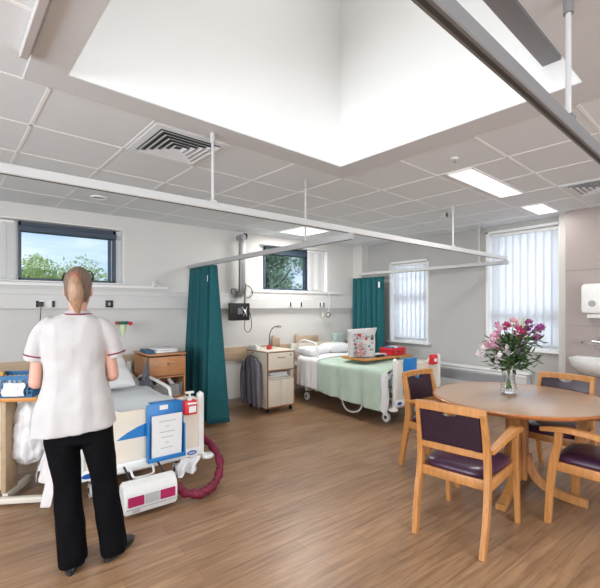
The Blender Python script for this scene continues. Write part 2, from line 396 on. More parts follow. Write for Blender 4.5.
# ------------------------------------------------------------------ outside
struct(bx('ground', (-60, 80, 5.9, 90, -.5, -.3), grass_m))
def tree(x, y, h, w_, label, m, nleaf=5200, lz=1.2, leaf=.16):
    t = thing('tree', label, 'tree', (x, y, -.3), group=None)
    def tr(b):
        tube(b, [(0, 0, 0), (.05, .02, h*.4), (-.05, 0, h*.75)], [.16, .12, .04], n=10)
        for k in range(7):
            a = k*2.4; z_ = h*(.3+.07*k); tube(b, [(0, 0, z_), (cos(a)*w_*.3, sin(a)*w_*.3, z_+h*.12), (cos(a)*w_*.42, sin(a)*w_*.42, z_+h*.2)], [.05, .03, .012], n=6)
    one('trunk', tr, bark_m, t)
    b = BM(); rnd = random.Random(int(x*100))
    clumps = [(rnd.uniform(-.5, .5)*w_, rnd.uniform(-.5, .5)*w_*.6, rnd.uniform(lz/h, .93)*h, rnd.uniform(.18, .34)) for _ in range(60)]
    for i in range(nleaf):
        cx, cy, cz, cr_ = clumps[i % len(clumps)]
        d = V((rnd.gauss(0, 1), rnd.gauss(0, 1), rnd.gauss(0, 1))).normalized()*cr_*w_*.5*rnd.uniform(.55, 1.05)
        p = V((cx, cy, cz))+d*(1 if rnd.random() < .9 else 1.3)
        u = V((rnd.gauss(0, 1), rnd.gauss(0, 1), rnd.gauss(0, 1))).normalized(); v_ = u.orthogonal().normalized(); s_ = leaf*rnd.uniform(.6, 1.2)
        vs_ = [b.verts.new(p+u*s_*.5*a_+v_*s_*.28*c_) for a_, c_ in ((-1, 0), (0, -1), (1, 0), (0, 1))]
        b.faces.new(vs_)
    obj('foliage', b, m, t)
tree(1.0, 15.0, 3.25, 3.9, 'green treetop with sunlight put into its leaf colour, seen low through the window above the nurse, left side', tree_m, 20000, 1.2, .13)
tree(4.3, 17.5, 2.75, 2.6, 'smaller green treetop at the right end of the window above the nurse', tree_m, 9000, 1.2, .14)
tree(9.6, 14.5, 5.2, 3.6, 'dense leafy tree filling the small window over the green-covered bed', treed_m, 15000, .8, .15)
tree(12.6, 19.5, 6.6, 4.4, 'taller leafy tree at the right of the small window over the green-covered bed', treed_m, 15000, .8, .15)

# ------------------------------------------------------------------ ceiling fittings
def vent(x0, x1, y0, y1, label):
    t = thing('air_diffuser', label, 'air vent', (*CP((x0+x1)/2, (y0+y1)/2), H), CA, group='square ceiling air diffusers')
    hx, hy = (x1-x0)/2-.015, (y1-y0)/2-.015
    def ringf(b, ax, ay, bx_, by_, za, zb):
        A = [b.verts.new((sx*ax, sy*ay, za)) for sx, sy in ((-1, -1), (1, -1), (1, 1), (-1, 1))]; B = [b.verts.new((sx*bx_, sy*by_, zb)) for sx, sy in ((-1, -1), (1, -1), (1, 1), (-1, 1))]
        for i in range(4): b.faces.new((A[i], A[(i+1) % 4], B[(i+1) % 4], B[i]))
    one('surround', lambda b: ringf(b, hx, hy, hx*.82, hy*.82, -.008, -.010), ceil_m, t, mods=(('SOLIDIFY', dict(thickness=.006)),))
    bx('dark_plenum', (-hx*.82, hx*.82, -hy*.82, hy*.82, -.0075, -.0055), black_m, t)
    for k in range(5):
        a = .80-.155*k
        one('louvre', lambda b: ringf(b, hx*a, hy*a, hx*(a-.085), hy*(a-.085), -.018, -.0085), ceil_m, t, mods=(('SOLIDIFY', dict(thickness=.002)),))
vent(.862, 1.424, 2.555, 3.14, 'square louvred air diffuser in the ceiling near the rooflight left corner')
vent(4.234, 4.796, .78, 1.37, 'square louvred air diffuser at the right edge near the pink wall')
def panel(x0, x1, y0, y1, label, pw=9):
    t = thing('ceiling_light_panel', label, 'ceiling light', (*CP((x0+x1)/2, (y0+y1)/2), H), CA, group='recessed ceiling light panels')
    hx, hy = (x1-x0)/2, (y1-y0)/2
    one('frame', lambda b: [box(b, *a, -.012, -.001) for a in ((-hx, hx, -hy, -hy+.015), (-hx, hx, hy-.015, hy), (-hx, -hx+.015, -hy, hy), (hx-.015, hx, -hy, hy))], grid_m, t)
    bx('diffuser', (-hx+.012, hx-.012, -hy+.012, hy-.012, -.008, -.002), panel_m, t)
    l = area('panel_lamp', (0, 0, -.014), (0, 0, -1), 2*hx-.04, 2*hy-.04, pw, (1, .98, .95)); l.parent = t
panel(3.12, 4.225, 1.645, 1.885, 'long recessed light panel in the ceiling right of the rooflight')
panel(4.80, 5.355, 1.66, 1.90, 'short recessed light panel in the ceiling above the tall blind window', 2.5)
panel(3.68, 4.228, 4.33, 4.90, 'square recessed light panel in the ceiling near the small tree window', 16)
t = thing('downlight', 'small round recessed downlight in the ceiling above the nurse', 'ceiling light', (.97, 4.62, H))
one('ring', lambda b: loft(b, [[(r_*cos(2*pi*k/24), r_*sin(2*pi*k/24), z_) for k in range(24)] for r_, z_ in ((.085, -.001), (.08, -.012), (.06, -.01), (.058, -.002))], closed=True), white_m, t, smooth=True)
one('lens', lambda b: lathe(b, [(.058, -.004), (.055, -.007)]), mat('downlight_lens', (.55, .56, .57), .3), t)
t = thing('sprinkler_head', 'tiny sprinkler head on a ceiling tile left of the light panel', 'sprinkler', (2.865, 1.73, H))
one('rosette', lambda b: lathe(b, [(.03, -.001), (.028, -.008), (.012, -.012)]), white_m, t, smooth=True)
one('deflector', lambda b: (lathe(b, [(.006, -.010), (.006, -.03)]), lathe(b, [(.014, -.03), (.014, -.033)])), grey_m, t)
t = thing('motion_sensor', 'small grey box sensor on the ceiling beside the far hanger rod', 'sensor', (4.38, 2.78, H))
bx('housing', (-.035, .035, -.03, .03, -.075, -.001), lgrey_m, t, bev=.008); bx('lens', (-.022, .022, -.034, -.030, -.06, -.02), dgrey_m, t)
# luminaire hanging in the rooflight well
t = thing('linear_luminaire', 'long grey linear light hanging inside the rooflight well', 'light fitting', (*CP(1.35, .83), 2.75), CA)
bx('body', (-.9, .97, -.045, .045, 0, .055), mat('luminaire_grey', (.22, .22, .24), .45), t, bev=.005)
bx('end_cap', (.97, .978, -.046, .046, -.001, .056), lgrey_m, t)
for xx in (-.8, .88): one('bracket', lambda b: (box(b, xx-.012, xx+.012, -.12, .0, .056, .068), box(b, xx-.02, xx+.02, -.12, -.112, .03, .10)), white_m, t)

# ------------------------------------------------------------------ curtain tracks
def rail(name, pts, label, hang, z, brackets=(), rm=None):
    t = thing(name, label, 'curtain track', (0, 0, z))
    one('track', lambda b: tube(b, pts, 1, sq=(.036, .05)), rm or rail_m, t, smooth=30)
    bm = BM()
    for a, c in zip(pts, pts[1:]):
        a, c = V(a), V(c); d = (c-a).normalized(); s_ = V((-d.y, d.x, 0))*.006; dz = V((0, 0, -.0265))
        f = [bm.verts.new(q) for q in (a+s_+dz, c+s_+dz, c-s_+dz, a-s_+dz)]; bm.faces.new(f)
    obj('slot', bm, railu_m, t, mods=(('SOLIDIFY', dict(thickness=.002)),))
    for (x, y) in hang:
        h_ = one('hanger_rod', lambda b: tube(b, [(x, y, .02), (x, y, H-z)], .010, n=10), rail_m, t, smooth=True)
        one('hanger_cap', lambda b: lathe(b, [(.017, H-z-.07), (.017, H-z-.001)], (x, y, 0), n=12), rm or rail_m, h_, smooth=30)
        one('rod_clamp', lambda b: box(b, x-.02, x+.02, y-.018, y+.018, .018, .036), rm or rail_m, h_)
    return t
rail('curtain_track', [(-2.95, 2.32, 0), (5.57, 2.61, 0)], 'long white curtain track crossing the whole bay under the rooflight edge', [(1.2, 2.458), (4.2, 2.56)], 2.12)
rail('curtain_track', [(2.32, 2.29, 0), (2.285, 5.41, 0)], 'grey side track carrying the teal curtain next to the wooden cabinet', [(2.313, 2.87)], 2.02, rm=mat('track_mid_grey', (.40, .40, .40), .45))
rail('curtain_track', [(5.57, 2.57, 0), (5.455, 5.19, 0)], 'far side track in front of the right-hand windows', [(5.552, 2.98)], 2.066)
rail('curtain_track', [(-1.0, .418, 0), (5.50, .786, 0)], 'near curtain track with shade painted as dark grey, crossing below the right of the rooflight', [(1.70, .571), (4.6, .735)], 2.12, rm=mat('track_shaded_grey', (.20, .20, .205), .45))  # aluminium like the other tracks; its shade is put into the darker grey
t = thing('ceiling_rail', 'short rounded rail fixed flat to the ceiling at top left', 'rail', (*CP(.15, .09), H), CA)
one('rail', lambda b: tube(b, [(0, .2, -.02), (0, 2.17, -.02), (0, 2.2, -.012)], 1, sq=(.032, .034)), mat('rail_taupe', (.50, .47, .46), .6), t, smooth=30)

# ------------------------------------------------------------------ curtains
def curtain(x, y0, y1, zt, zb, nf, at, ab, label, flare=0.0, xs=0.0):
    t = thing('privacy_curtain', label, 'curtain', (x, (y0+y1)/2, 0))
    b = BM(); nu, nv = nf*14, 26; g = []
    for j in range(nv+1):
        v_ = j/nv; z_ = zt+(zb-zt)*v_; row = []
        for i in range(nu+1):
            u = i/nu; ph = 2*pi*nf*u; am = at+(ab-at)*v_
            wv = sin(ph)+.22*sin(ph*1.7+1+v_*.8)+.2*sin(ph*.53+2)
            yy = (u-.5)*(y1-y0)*(1+flare*v_) + .25*am*cos(ph*1.0+.6)
            row.append(b.verts.new((am*wv+xs*v_*(1-u), yy, z_)))
        g.append(row)
    for j in range(nv):
        for i in range(nu): b.faces.new((g[j][i], g[j][i+1], g[j+1][i+1], g[j+1][i]))
    obj('cloth', b, teal_m, t, smooth=80, mods=(('SOLIDIFY', dict(thickness=.003)),))
    return t
c1 = curtain(2.285, 4.62, 5.33, 1.985, .03, 12, .034, .125, 'teal privacy curtain gathered between the wooden cabinet and the cream cabinet', .22, .06)
bx('care_label', (-.052, -.050, -.262, -.245, 1.78, 1.86), paper_m, c1)
c2 = curtain(5.445, 4.62, 5.35, 1.995, .25, 6, .03, .04, 'teal privacy curtain gathered in the far corner behind the second bed', .04)
bx('care_label', (-.065, -.063, -.335, -.30, 1.80, 1.90), paper_m, c2)

# ------------------------------------------------------------------ wall fittings
def socket(x, z, w_, label, black=True):
    t = thing('wall_socket', label, 'socket', (x, 5.36, z), group='sockets on the bed-head trunking')
    bx('faceplate', (-w_/2, w_/2, -.010, -.001, -.042, .042), sat_m, t, bev=.003)
    for cx in ((-w_/2+.018, w_/2-.018) if w_ > .09 else (0,)): bx('insert', (cx-.014, cx+.014, -.014, -.0095, -.036, .036), black_m if black else dgrey_m, t, bev=.002)
    return t
s1 = socket(.575, 1.495, .19, 'double wall socket with dark inserts left of the nurse head')
one('plug', lambda b: box(b, -.075, -.02, -.05, -.0145, -.03, .025, bev=.008), black_m, s1)
one('cable', lambda b: tube(b, [(-.045, -.04, -.02), (-.05, -.045, -.15), (-.08, -.04, -.45), (-.16, -.03, -.75)], .005, n=6, smooth_pts=2), black_m, s1)
t = thing('wall_socket', 'square black data socket right of the nurse head', 'socket', (1.24, 5.36, 1.50), group='sockets on the bed-head trunking')
bx('faceplate', (-.043, .043, -.012, -.001, -.043, .043), black_m, t, bev=.003); bx('insert', (-.012, .012, -.016, -.011, -.02, .018), mat('socket_insert_grey', (.4, .4, .4), .4), t)
socket(4.00, 1.51, .085, 'dark socket nearest the monitor arm above the second bed')
socket(4.22, 1.51, .06, 'narrow dark socket in the middle of the second bed trunking')
socket(4.68, 1.51, .12, 'grey socket below the small window blind', black=False)
t = thing('nurse_call_handset', 'round white and red call handset hanging by a cord under the small window', 'call handset', (4.80, 5.35, 1.33))
one('button', lambda b: (sphere(b, (0, -.02, 0), .04, sy=.5),), sat_m, t, smooth=True)
one('rim', lambda b: tube(b, [(.042*cos(k*pi/8), -.035, .042*sin(k*pi/8)) for k in range(16)], .006, n=6, closed=True), dgrey_m, t, smooth=True)
bx('red_switch', (.04, .055, -.035, -.015, -.015, .015), red_m, t, bev=.003)
bx('holder', (-.13, -.08, -.03, .0, -.045, .04), mat('holder_beige', (.6, .57, .5), .5), t, bev=.006)
one('cord', lambda b: tube(b, [(.0, -.02, .04), (.06, -.02, .2), (.02, -.02, .42)], .005, n=6, smooth_pts=2), sat_m, t)
t = thing('wall_hook_bracket', 'small white bracket on the wall ledge left of the teal curtain', 'bracket', (1.78, 5.39, 1.755))
one('bracket', lambda b: (box(b, -.02, .02, -.03, 0, -.03, .045, bev=.006), tube(b, [(-.03, -.03, .02), (.09, -.03, -.02)], .01, n=8)), white_m, t, smooth=30)
t = thing('oxygen_flowmeter', 'dark green flowmeter with red knob and pale cup beside the nurse right shoulder', 'medical fitting', (1.36, 5.20, 1.27))
one('body', lambda b: (tube(b, [(-.06, 0, 0), (.06, 0, .0)], .02, n=10), tube(b, [(-.01, .0, .0), (-.01, .215, .0)], .012)), mat('dark_green_plastic', (.02, .12, .08), .4), t, smooth=True)
one('knob', lambda b: (sphere(b, (.085, 0, -.008), .027), sphere(b, (-.075, 0, .0), .02)), red_m, t, smooth=True)
one('cup', lambda b: lathe(b, [(.018, -.15), (.028, -.10), (.038, -.02)], n=16), mat('pale_green_cup', (.60, .72, .42), .4), t, smooth=True)
# monitor arm
t = thing('bedside_terminal', 'grey articulated wall arm holding a small black screen above the cream cabinet', 'screen', (3.06, 5.40, 0))
one('wall_plate', lambda b: (box(b, -.13, -.05, -.04, 0, 1.52, 1.74, bev=.01), box(b, -.06, .06, -.06, 0, 1.62, 1.70, bev=.01)), grey_m, t, smooth=30)
one('upper_arm', lambda b: (box(b, -.05, .05, -.13, -.07, 1.68, 2.53, bev=.02), tube(b, [(0, -.15, 2.50), (0, 0, 2.50)], .045, n=16)), grey_m, t, smooth=30)
one('joint_cap', lambda b: tube(b, [(.035, -.10, 2.52), (.07, -.10, 2.52)], .045, n=16), black_m, t, smooth=30)
one('lower_arm', lambda b: (tube(b, [(-.06, -.10, 1.64), (.03, -.15, 1.73)], .032, n=12), tube(b, [(.02, -.16, 1.72), (.0, -.18, 1.40)], .018, n=10), tube(b, [(.0, -.18, 1.40), (-.02, -.22, 1.40)], .03, n=10)), grey_m, t, smooth=30)
sc = bx('screen', (-.29, .04, -.26, -.21, 1.27, 1.52), black_m, t, bev=.01)
bx('button_panel', (-.16, -.08, -.264, -.259, 1.36, 1.45), mat('terminal_button_panel', (.25, .26, .28), .4), sc)
one('handle', lambda b: (tube(b, [(-.10, -.265, 1.46), (-.06, -.30, 1.40), (-.08, -.27, 1.33)], .014, n=8), tube(b, [(-.02, -.265, 1.46), (-.06, -.30, 1.40), (-.02, -.27, 1.33)], .012, n=8)), chrome_m, t, smooth=True)
one('cable', lambda b: (tube(b, [(.0, -.2, 1.30), (-.03, -.2, 1.15), (.04, -.2, 1.08), (.11, -.2, 1.14), (.10, -.19, 1.35), (.03, -.15, 1.5)], .006, n=6, smooth_pts=3),
    tube(b, [(.04, -.06, 1.76), (.12, -.06, 1.80), (.22, -.05, 1.72), (.20, -.05, 1.62), (.08, -.05, 1.60)], .006, n=6, smooth_pts=3)), dgrey_m, t)
bx('remote', (.06, .10, -.06, -.02, 1.69, 1.82), black_m, t, bev=.006)
# radiator
t = thing('radiator', 'long low white radiator cover under the right-hand windows', 'radiator', (5.68, 3.2, 0))
bx('casing', (-.13, 0, -.86, .85, .06, .585), mat('radiator_paint', (.56, .555, .55), .5), t, bev=.008)
bx('top_shelf', (-.16, 0, -.90, .88, .587, .615), mat('radiator_top_paint', (.78, .78, .79), .4), t, bev=.006)
def gr(b):
    for k in range(22):
        z_ = .40+.006*k; box(b, -.1365, -.1305, -.58, .83, z_, z_+.003)
one('grille', gr, mat('radiator_grille', (.36, .36, .37), .5), t)
bx('lip', (-.145, -.131, -.86, .85, .55, .575), white_m, t, bev=.003)
one('valve', lambda b: tube(b, [(-.131, -.68, .47), (-.15, -.68, .47)], .016, n=12), dgrey_m, t)
# dispenser, basin, tap on the pink wall
t = thing('towel_dispenser', 'white wall dispenser with a round window on the pinkish panel wall', 'dispenser', (5.518, 1.55, 1.385))
bx('casing', (-.17, 0, -.16, .13, 0, .34), sat_m, t, bev=.04)
bx('tray', (-.13, 0, -.14, .08, -.05, -.001), sat_m, t, bev=.012)
one('round_window', lambda b: tube(b, [(-.168, .015, .115), (-.176, .015, .115)], .035, n=20), mat('dispenser_window_grey', (.35, .35, .36), .3), t, smooth=30)
t = thing('washbasin', 'white washbasin on the pinkish panel wall at the right edge', 'washbasin', (5.518, 1.50, .70))
b = BM(); N = 28
def el(rx, ry, z_, xo=0): return [(-.20+xo+rx*cos(2*pi*k/N) if True else 0, ry*sin(2*pi*k/N), z_) for k in range(N)]
loft(b, [el(.08, .10, .0, .06), el(.14, .18, .03, .03), el(.185, .25, .10), el(.198, .275, .165), el(.198, .275, .19), el(.165, .235, .19), el(.14, .20, .12), el(.06, .08, .05)])
obj('bowl', b, sat_m, t, smooth=50)
bx('back_ledge', (-.10, 0, -.275, .275, .12, .195), sat_m, t, bev=.015)
t = thing('tap', 'chrome lever tap on the panel wall above the washbasin', 'tap', (5.516, 1.51, 1.06))
one('valve_body', lambda b: (tube(b, [(-.06, .10, 0), (-.06, -.20, 0)], .025, n=14), tube(b, [(0, .05, 0), (-.06, .05, 0)], .02), tube(b, [(0, -.15, 0), (-.06, -.15, 0)], .02)), chrome_m, t, smooth=True)
one('lever', lambda b: (tube(b, [(-.06, .08, 0), (-.12, .12, .005), (-.17, .15, .0)], [.02, .014, .012], n=10), tube(b, [(-.06, -.03, 0), (-.14, -.03, .02), (-.20, -.03, -.03)], .013, n=10)), chrome_m, t, smooth=True)
bx('wall_box', (-.045, -.001, -.24, -.005, -.035, .075), mat('tap_box_grey_blue', (.30, .34, .38), .4), t, bev=.006)

# ------------------------------------------------------------------ round table
t = thing('round_table', 'round dining table with speckled top and red-brown rim, vase standing on it', 'table', (3.385, 1.50, 0), R(11))
one('tabletop', lambda b: lathe(b, [(.615, .715), (.630, .722), (.634, .735), (.630, .7405), (.620, .742)], n=72), tabtop_m, t, smooth=30)
one('rim', lambda b: loft(b, [[(r_*cos(2*pi*k/72), r_*sin(2*pi*k/72), z_) for k in range(72)] for r_, z_ in ((.622, .7425), (.636, .7425), (.644, .733), (.638, .718), (.620, .712))], closed=True), beechedge_m, t, smooth=50)
bx('under_block', (-.2, .2, -.2, .2, .685, .714), beechedge_m, t, bev=.005)
for k in range(4):
    a = pi/2*k
    def col(b):
        d, s_ = V((cos(a), sin(a), 0)), V((-sin(a), cos(a), 0))
        tube(b, [d*.055+V((0, 0, .69)), d*.055+V((0, 0, .10))], 1, sq=(.085, .045), up0=tuple(d))
    one('column_post', col, beech_m, t, smooth=30)
    def ft(b):
        d = V((cos(a), sin(a), 0))
        pts = [d*.07+V((0, 0, .30)), d*.10+V((0, 0, .18)), d*.17+V((0, 0, .09)), d*.28+V((0, 0, .045)), d*.40+V((0, 0, .03)), d*.47+V((0, 0, .026))]
        tube(b, pts, 1, sq=(.065, .045), smooth_pts=2)
    one('foot', ft, beech_m, t, smooth=30)

# ------------------------------------------------------------------ chairs
def make_chair(label, loc, rz):
    t = thing('dining_armchair', label, 'chair', loc, rz, 'purple padded wooden armchairs at the round table')
    for s_ in (-1, 1):
        one('leg', lambda b: tube(b, [(s_*.208, -.305, 0), (s_*.218, -.265, .20), (s_*.212, -.218, .42), (s_*.208, -.222, .60), (s_*.203, -.272, .825)], [1, 1.08, 1.15, 1.05, .9], sq=(.032, .048), smooth_pts=2, up0=(0, 1, 0)), beech_m, t, smooth=30)
        one('leg', lambda b: tube(b, [(s_*.238, .285, 0), (s_*.235, .272, .25), (s_*.230, .255, .42), (s_*.238, .222, .54), (s_*.245, .215, .632)], [.85, .95, 1.1, 1, .95], sq=(.034, .046), smooth_pts=2, up0=(0, 1, 0)), beech_m, t, smooth=30)
        one('armrest', lambda b: tube(b, [(s_*.225, -.215, .60), (s_*.238, -.12, .622), (s_*.248, .02, .645), (s_*.250, .16, .655), (s_*.247, .27, .640), (s_*.245, .325, .626)], [.9, .95, 1.1, 1.25, 1.2, .9], sq=(.048, .030), smooth_pts=2), beech_m, t, smooth=30)
        bx('seat_rail', (s_*.222-.011, s_*.222+.011, -.205, .235, .365, .425), beech_m, t, bev=.004)
    bx('seat_rail', (-.215, .215, .235, .257, .365, .425), beech_m, t, bev=.004)
    bx('seat_rail', (-.20, .20, -.232, -.210, .365, .425), beech_m, t, bev=.004)
    one('top_rail', lambda b: tube(b, [(-.220, -.268, .828), (-.1, -.288, .834), (.1, -.288, .834), (.220, -.268, .828)], 1, sq=(.032, .052), smooth_pts=2), beech_m, t, smooth=30)
    one('back_rail', lambda b: tube(b, [(-.205, -.228, .572), (0, -.240, .572), (.205, -.228, .572)], 1, sq=(.026, .042), smooth_pts=2), beech_m, t, smooth=30)
    # back pad with a hand cut-out
    arc = [(.052*cos(pi*k/10), -.028*sin(pi*k/10)) for k in range(11)]
    poly = [(-.190, .590), (.190, .590), (.187, .812)] + [(a_, .812+c_) for a_, c_ in arc] + [(-.187, .812)]
    lean = Matrix.Translation((0, -.248, .590)) @ Matrix.Rotation(R(11), 4, 'X') @ Matrix.Translation((0, 0, -.590))
    b = BM(); prism(b, poly, .028, lean)
    bmesh.ops.bevel(b, geom=[e for e in b.edges], offset=.005, segments=2, affect='EDGES')
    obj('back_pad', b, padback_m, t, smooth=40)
    # seat cushion
    b = BM(); n = 40; rings = []
    def sq_(rx, ry, z_, yo=0):
        o = []
        for k in range(n):
            a = 2*pi*k/n; c_, s2 = cos(a), sin(a); p = 5
            r_ = (abs(c_)**p+abs(s2)**p)**(-1/p); taper = 1+.06*s2*r_
            o.append((rx*c_*r_*taper, ry*s2*r_+yo, z_))
        return o
    loft(b, [sq_(.195, .225, .412, .02), sq_(.214, .243, .425, .02), sq_(.218, .247, .445, .02), sq_(.208, .236, .462, .02), sq_(.17, .19, .474, .02), sq_(.09, .10, .480, .02)])
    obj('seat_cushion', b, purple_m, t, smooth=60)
    return t
ch = make_chair('nearest purple padded armchair, its back to the camera, left of the table foot', (2.545, 1.455, 0), R(-81))
dup(ch, (3.285, 2.10, 0), R(180), 'purple padded armchair on the far left side of the table, beside the second bed foot')
dup(ch, (3.265, .855, 0), R(0), 'purple padded armchair cut off by the right edge, its arm in front of the table')
dup(ch, (3.87, 1.40, 0), R(93), 'purple padded armchair behind the table, facing the camera under the tall window')

# ------------------------------------------------------------------ vase and flowers
vx, vy = 3.46, 1.60
t = thing('glass_vase', 'clear waisted glass vase of water on the round table', 'vase', (vx, vy, .743)); t.scale = (1.18, 1.18, 1.14)
def shell(prof_o, prof_i, n=20):
    def f(b): loft(b, [[((r_*(1+.05*cos(6*2*pi*k/n)))*cos(2*pi*k/n), (r_*(1+.05*cos(6*2*pi*k/n)))*sin(2*pi*k/n), z_) for k in range(n)] for r_, z_ in prof_o+prof_i])
    return f
one('vessel', shell([(.042, .001), (.050, .01), (.049, .04), (.038, .10), (.040, .15), (.056, .215)], [(.052, .215), (.036, .15), (.034, .10), (.044, .04), (.044, .02), (.02, .018)], 36), glass_m, t, smooth=50)
fl = thing('flower_bouquet', 'mixed bouquet of pink, purple and white flowers in the glass vase', 'flowers', (vx, vy, .765)); fl.scale = (1.14, 1.14, 1.14)
rnd = random.Random(3)
heads = []
# camera-right in the room
RT = V((.787, -.617, 0)); FW = V((.617, .787, 0))
spec = [(-.19, .33, 'lily'), (-.20, .27, 'white'), (-.15, .40, 'lily'), (-.12, .31, 'lily'), (-.10, .44, 'lily'), (-.15, .23, 'white'), (-.06, .49, 'pinkbud'), (-.03, .46, 'rose'), (.0, .44, 'rose'), (.03, .41, 'rose'),
        (-.03, .33, 'lilac'), (.08, .33, 'lilac'), (.075, .27, 'lilac'), (.05, .45, 'bud'), (.11, .48, 'mauve'), (.15, .45, 'mauve'), (.18, .42, 'mauve'), (.13, .42, 'mauve'), (.17, .37, 'mauve'), (.09, .40, 'palepink'), (.06, .36, 'palepink'), (-.08, .27, 'white'), (.02, .36, 'palepink'), (.20, .47, 'leafend'), (-.02, .26, 'lilac')]
cols = {'lily': (.62, .30, .40), 'white': (.80, .72, .74), 'pinkbud': (.66, .30, .32), 'rose': (.50, .04, .14), 'lilac': (.55, .30, .62), 'mauve': (.36, .07, .28), 'palepink': (.62, .40, .48), 'bud': (.55, .58, .35)}
def stems(b):
    for (r_, z_, k_) in spec:
        dpt = rnd.uniform(-.09, .09); e = RT*r_+FW*dpt+V((0, 0, z_))+RT*.03*(z_/.3); heads.append((e, k_))
        a = RT*(-r_*.12)+FW*(-dpt*.1)+V((0, 0, .012)); m_ = RT*(r_*.12)+FW*(dpt*.1)+V((0, 0, .19))
        tube(b, [a, m_, (m_+e)/2+V((0, 0, .02)), e], .0028, n=5, smooth_pts=1)
one('stems', stems, mat('stem_green', (.10, .20, .05), .5), fl)
def leafshape(b, p, d, ln, wd):
    d = d.normalized(); s_ = d.cross(V((rnd.uniform(-.3, .3), rnd.uniform(-.3, .3), 1)));  s_.normalize(); n_ = d.cross(s_).normalized()
    vs_ = [b.verts.new(p+d*ln*f+s_*wd*w2*sg+n_*ln*(-.25*f*f)) for f, w2, sg in ((0, 0, 0), (.3, .8, 1), (.6, .9, 1), (1, 0, 0), (.6, .9, -1), (.3, .8, -1))]
    m1 = b.verts.new(p+d*ln*.45+n_*(.004)); 
    for i in range(6): b.faces.new((vs_[i], vs_[(i+1) % 6], m1))
def leaves(b):
    for i in range(430):
        a = rnd.uniform(0, 2*pi); rr = abs(rnd.gauss(0, .085)); z_ = rnd.uniform(.16, .40)
        rr = min(rr, .17)
        p = V((cos(a)*rr, sin(a)*rr, z_))+RT*.03*(z_/.3); d = V((cos(a), sin(a), rnd.uniform(-.9, .7))); leafshape(b, p, d, rnd.uniform(.04, .085), rnd.uniform(.008, .017))
one('leaves', leaves, leaf_m, fl)
for kind, c_ in cols.items():
    def hd(b):
        for e, k_ in heads:
            if k_ != kind: continue
            if k_ in ('lily', 'white', 'lilac'):
                for q in range(2 if k_ != 'lilac' else 1):
                    cc = e+V((rnd.uniform(-.03, .03), rnd.uniform(-.03, .03), rnd.uniform(-.03, .03)))
                    ax = V((rnd.gauss(0, 1)-.3, rnd.gauss(0, 1)-.6, .5)).normalized(); o1 = ax.orthogonal().normalized(); o2 = ax.cross(o1)
                    for j in range(6):
                        a = j*pi/3; leafshape(b, cc, o1*cos(a)+o2*sin(a)+ax*.7, .052, .017)
            elif k_ == 'bud': leafshape(b, e, V((.5, 0, 1)), .09, .013); leafshape(b, e, V((.3, .3, 1)), .08, .012)
            else:
                for q in range(24):
                    d = V((rnd.gauss(0, 1), rnd.gauss(0, 1), rnd.gauss(0, 1)+.5)).normalized(); leafshape(b, e+d*.010, d, .036, .015)
    one('blossoms', hd, mat('petal_'+kind, c_, .6, var=.25, vscale=60), fl)

# ------------------------------------------------------------------ bedside cabinets
cb = thing('bedside_cabinet', 'cream bedside cabinet with orange wood edging between the screen and the second bed', 'cabinet', (3.08, 4.66, 0))
def carc(b, W, D, Hh, z0=.07, t=.018, shelf=()):
    box(b, 0, t, 0, D, z0, Hh-t); box(b, W-t, W, 0, D, z0, Hh-t); box(b, t, W-t, D-t, D, z0, Hh-t)
    for z_ in (z0,)+shelf: box(b, t, W-t, 0, D-t, z_, z_+t)
one('carcass', lambda b: carc(b, .47, .52, .85, shelf=(.46, .585)), cream_m, cb)
one('edging', lambda b: [box(b, *a) for a in ((-.001, .019, -.006, -.0005, .07, .852), (.451, .471, -.006, -.0005, .07, .852), (.019, .451, -.006, -.0005, .07, .085), (.019, .451, -.006, -.0005, .582, .592), (-.008, .478, -.012, .525, .834, .842))], beechedge_m, cb)
bx('worktop', (-.008, .478, -.012, .525, .842, .857), cream_m, cb, bev=.003)
d_ = bx('drawer', (.021, .449, -.012, .0, .595, .828), cream_m, cb, bev=.003)
one('handle', lambda b: tube(b, [(.17, -.012, .765), (.19, -.026, .76), (.28, -.026, .76), (.30, -.012, .765)], .006, n=8, smooth_pts=1), beechedge_m, d_)
bx('lock', (.385, .405, -.016, -.011, .775, .80), dgrey_m, d_)
for x0_ in (.021, .237): bx('door', (x0_, x0_+.212, -.012, .0, .088, .455), cream_m, cb, bev=.003)
for px in (.04, .43):
    for py in (.04, .48): one('castor', lambda b: (tube(b, [(px-.012, py, .028), (px+.012, py, .028)], .028, n=14), tube(b, [(px, py, .03), (px, py, .075)], .01)), black_m, cb, smooth=30)
t = thing('folded_linen', 'white folded linen in the open slot of the cream cabinet', 'linen', (3.12, 4.69, .480))
one('cloth', lambda b: (box(b, .0, .36, 0, .3, 0, .03, bev=.012), box(b, .03, .34, .01, .28, .031, .065, bev=.014)), sheet_m, t, smooth=40)
t = thing('gooseneck_lamp', 'thin gooseneck lamp with red base on the cream cabinet', 'lamp', (3.32, 4.96, .858))
one('base', lambda b: lathe(b, [(.045, 0), (.045, .015), (.02, .03)]), black_m, t, smooth=30)
one('neck', lambda b: tube(b, [(0, 0, .02), (0, 0, .18), (.02, -.01, .27), (.07, -.03, .32), (.11, -.05, .325)], .007, n=8, smooth_pts=2), dgrey_m, t, smooth=True)
one('lamp_head', lambda b: lathe(b, [(.012, .34), (.035, .33), (.042, .31), (.03, .305)], (.13, -.055, 0), n=16), grey_m, t, smooth=True)
t = thing('red_cup', 'small red cup beside the gooseneck lamp base', 'cup', (3.25, 4.86, .858))
one('cup', lambda b: lathe(b, [(.028, 0), (.034, .06), (.030, .06), (.026, .01)], n=16), red_m, t, smooth=30)
t = thing('tissue_box', 'white box of tissues at the left of the cream cabinet top', 'tissue box', (3.10, 4.95, .858))
bx('carton', (0, .07, 0, .22, 0, .045), sat_m, t, bev=.003); bx('tissue', (.02, .05, .06, .15, .045, .06), paper_m, t, bev=.006)
